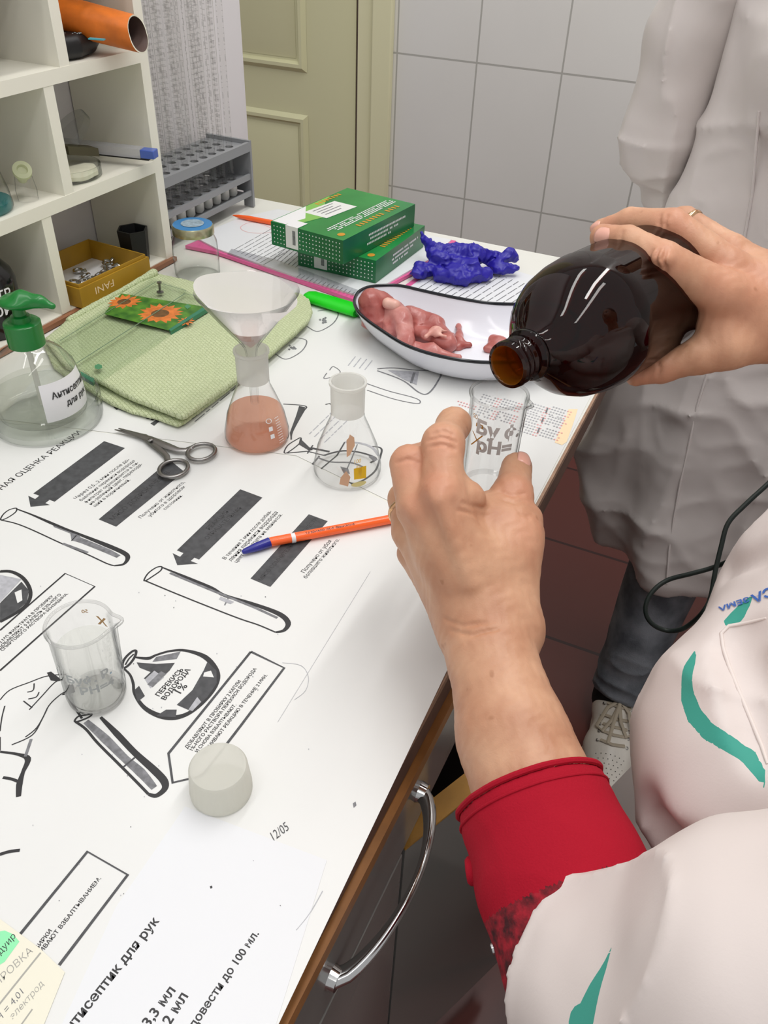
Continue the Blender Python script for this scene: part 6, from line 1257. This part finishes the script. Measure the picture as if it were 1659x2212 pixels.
organic('hair', fp, ['hair'], [('e', V(.10, 1.185, 1.46), (.084, .095, .100)), ('e', V(.10, 1.25, 1.38), (.075, .06, .12)), ('e', V(.10, 1.065, 1.395), (.075, .060, .075), {'cut': True, 'k': .012})], .004, .02, lambda X, Y, Z: .002 * np.sin(X * 300 + Z * 60), 1)
for x in (.075, .125): m = MB(); m.lathe([(.0001, .009), (.006, .0068), (.009, 0), (.006, -.0068), (.0001, -.009)], (x, 1.090, 1.435), seg=16); m.build('eye', 'eye_white', fp)
organic('lips', fp, ['lip'], [C(V(.082, 1.070, 1.370), V(.118, 1.070, 1.370), .005, .005)], .0015, .003, None, 1)
jd = lambda X, Y, Z: -.0035 * ridge(noise3(X, Y, Z, 14, 14, 34)) * np.exp(-((Z - .13) / .06) ** 2) - .0020 * ridge(noise3(X, Y, Z, 16, 16, 8, off=3))
for k_, x0 in enumerate((0.0, .165)):
    dyl = -.03 * k_
    organic('jeans_leg', fp, ['jeans'], [('l', [(.098, .006 + x0, 1.055 + dyl, .050, .050), (.16, .008 + x0, 1.070 + dyl, .051, .051), (.32, .018 + x0, 1.115 + dyl, .060, .060), (.48, .025 + x0, 1.15 + dyl, .068, .068), (.75, .04 + x0 * .9, 1.18, .085, .085)])], .003, .01, jd, 2)
    organic('sock_cuff', fp, ['sock_black'], [('l', [(.055, .006 + x0, 1.048 + dyl, .043, .046), (.105, .006 + x0, 1.055 + dyl, .044, .044)])], .003, .01, None, 1)
    s0 = V(x0, dyl, 0); H_, T_ = V(.004, 1.085, 0) + s0, V(.030, .855, 0) + s0; u_s = (T_ - H_) / np.linalg.norm(T_ - H_); s_s = np.cross(u_s, [0, 0, 1]); U = lambda a, b, z: H_ + u_s * a + s_s * b + V(0, 0, z)
    shoe = organic('shoe_upper', fp, ['shoe_white'], [C(U(.012, 0, .045), U(.05, 0, .055), .034, .036, k=.02), C(U(.05, 0, .050), U(.13, 0, .040), .036, .034, k=.02), C(U(.13, .006, .036), U(.205, .002, .030), .036, .026, k=.02), C(U(.13, -.006, .036), U(.200, -.004, .030), .036, .027, k=.02), C(U(.03, 0, .07), U(.06, 0, .068), .033, .030, k=.02)], .0022, .01, None, 2)
    prof_ = [(-.028, 0), (-.022, .022), (0, .034), (.04, .035), (.08, .036), (.13, .045), (.18, .043), (.215, .030), (.232, .008), (.232, -.010), (.215, -.032), (.18, -.042), (.13, -.042), (.08, -.035), (.04, -.034), (0, -.033), (-.022, -.021)]
    organic('shoe_sole', fp, ['shoe_white'], [('p', [tuple((U(a, b, 0))[:2]) for a, b in prof_], .001, .022, .006)], .0025, .002, None, 1)
    ts_ = bvh(shoe)
    def S_(a, b, lift=.0015):
        q = U(a, b, .2); h_ = ts_.ray_cast(Vector(q), Vector((0, 0, -1)))[0]; return (np.array(h_) if h_ else U(a, b, .05)) + V(0, 0, lift)
    for i in range(5):
        a = .075 + .017 * i; m = MB(); m.tube([S_(a, -.020), S_(a + .004, -.01), S_(a + .006, 0), S_(a + .004, .01), S_(a, .020)], .0032, 8, flat=.45); m.build('shoe_lace', 'lace', shoe)
        for b in (-.024, .024): m = MB(); m.lathe([(.0030, .0002), (.0030, .001), (.0018, .001), (.0018, .0002)], S_(a, b, .0), (0, b * 8, 1), 12, closed=True); m.build('eyelet', 'steel', shoe)
    for sgn in (-1, 1):
        m = MB(); m.tube([S_(.072, 0, .004), S_(.085, sgn * .018, .007), S_(.115, sgn * .030, .005), S_(.128, sgn * .020, .004), S_(.105, sgn * .008, .007), S_(.080, 0, .006)], .0034, 8, flat=.4); m.build('shoe_lace', 'lace', shoe)
    m = MB(); m.tube([S_(.078, 0, .006), S_(.11, .004, .006), S_(.15, .008, .003)], .003, 8, flat=.4); m.build('shoe_lace', 'lace', shoe)
    m = MB()
    for i in range(6):
        for j in range(-3, 4): m.lathe([(.0009, .0004), (.0001, .0004)], S_(.165 + .008 * i, j * .0075 + .003 * (i % 2), .0), (0, 0, 1), 6)
    pf = m.build('toe_perforation', 'brown_dark', shoe)

# ================================================================== black cord hanging in front of the far coat
tp_ = [(1700, 1005, .80), (1659, 1045, .80), (1610, 1090, .80), (1573, 1130, .80), (1558, 1180, .80), (1545, 1235, .80), (1535, 1290, .80), (1520, 1320, .80), (1495, 1345, .82), (1470, 1360, .83), (1440, 1362, .84), (1412, 1350, .84), (1396, 1328, .84), (1397, 1300, .84), (1415, 1272, .84), (1445, 1252, .84), (1490, 1240, .83), (1540, 1226, .82), (1585, 1205, .80), (1620, 1165, .80), (1659, 1115, .80), (1700, 1070, .80)]
P = [W(*p) for p in tp_]; sm = []
for i in range(len(P) - 1):
    p0, p1, p2, p3 = P[max(i - 1, 0)], P[i], P[i + 1], P[min(i + 2, len(P) - 1)]
    for j in range(5): s_ = j / 5; sm.append(0.5 * ((2 * p1) + (-p0 + p2) * s_ + (2 * p0 - 5 * p1 + 4 * p2 - p3) * s_ ** 2 + (-p0 + 3 * p1 - 3 * p2 + p3) * s_ ** 3))
m = MB(); m.tube(sm, .0024, 10); tag(m.build('power_cord', 'cord'), 'looped black power cord dangling in front of the far grey white coat', 'cord')
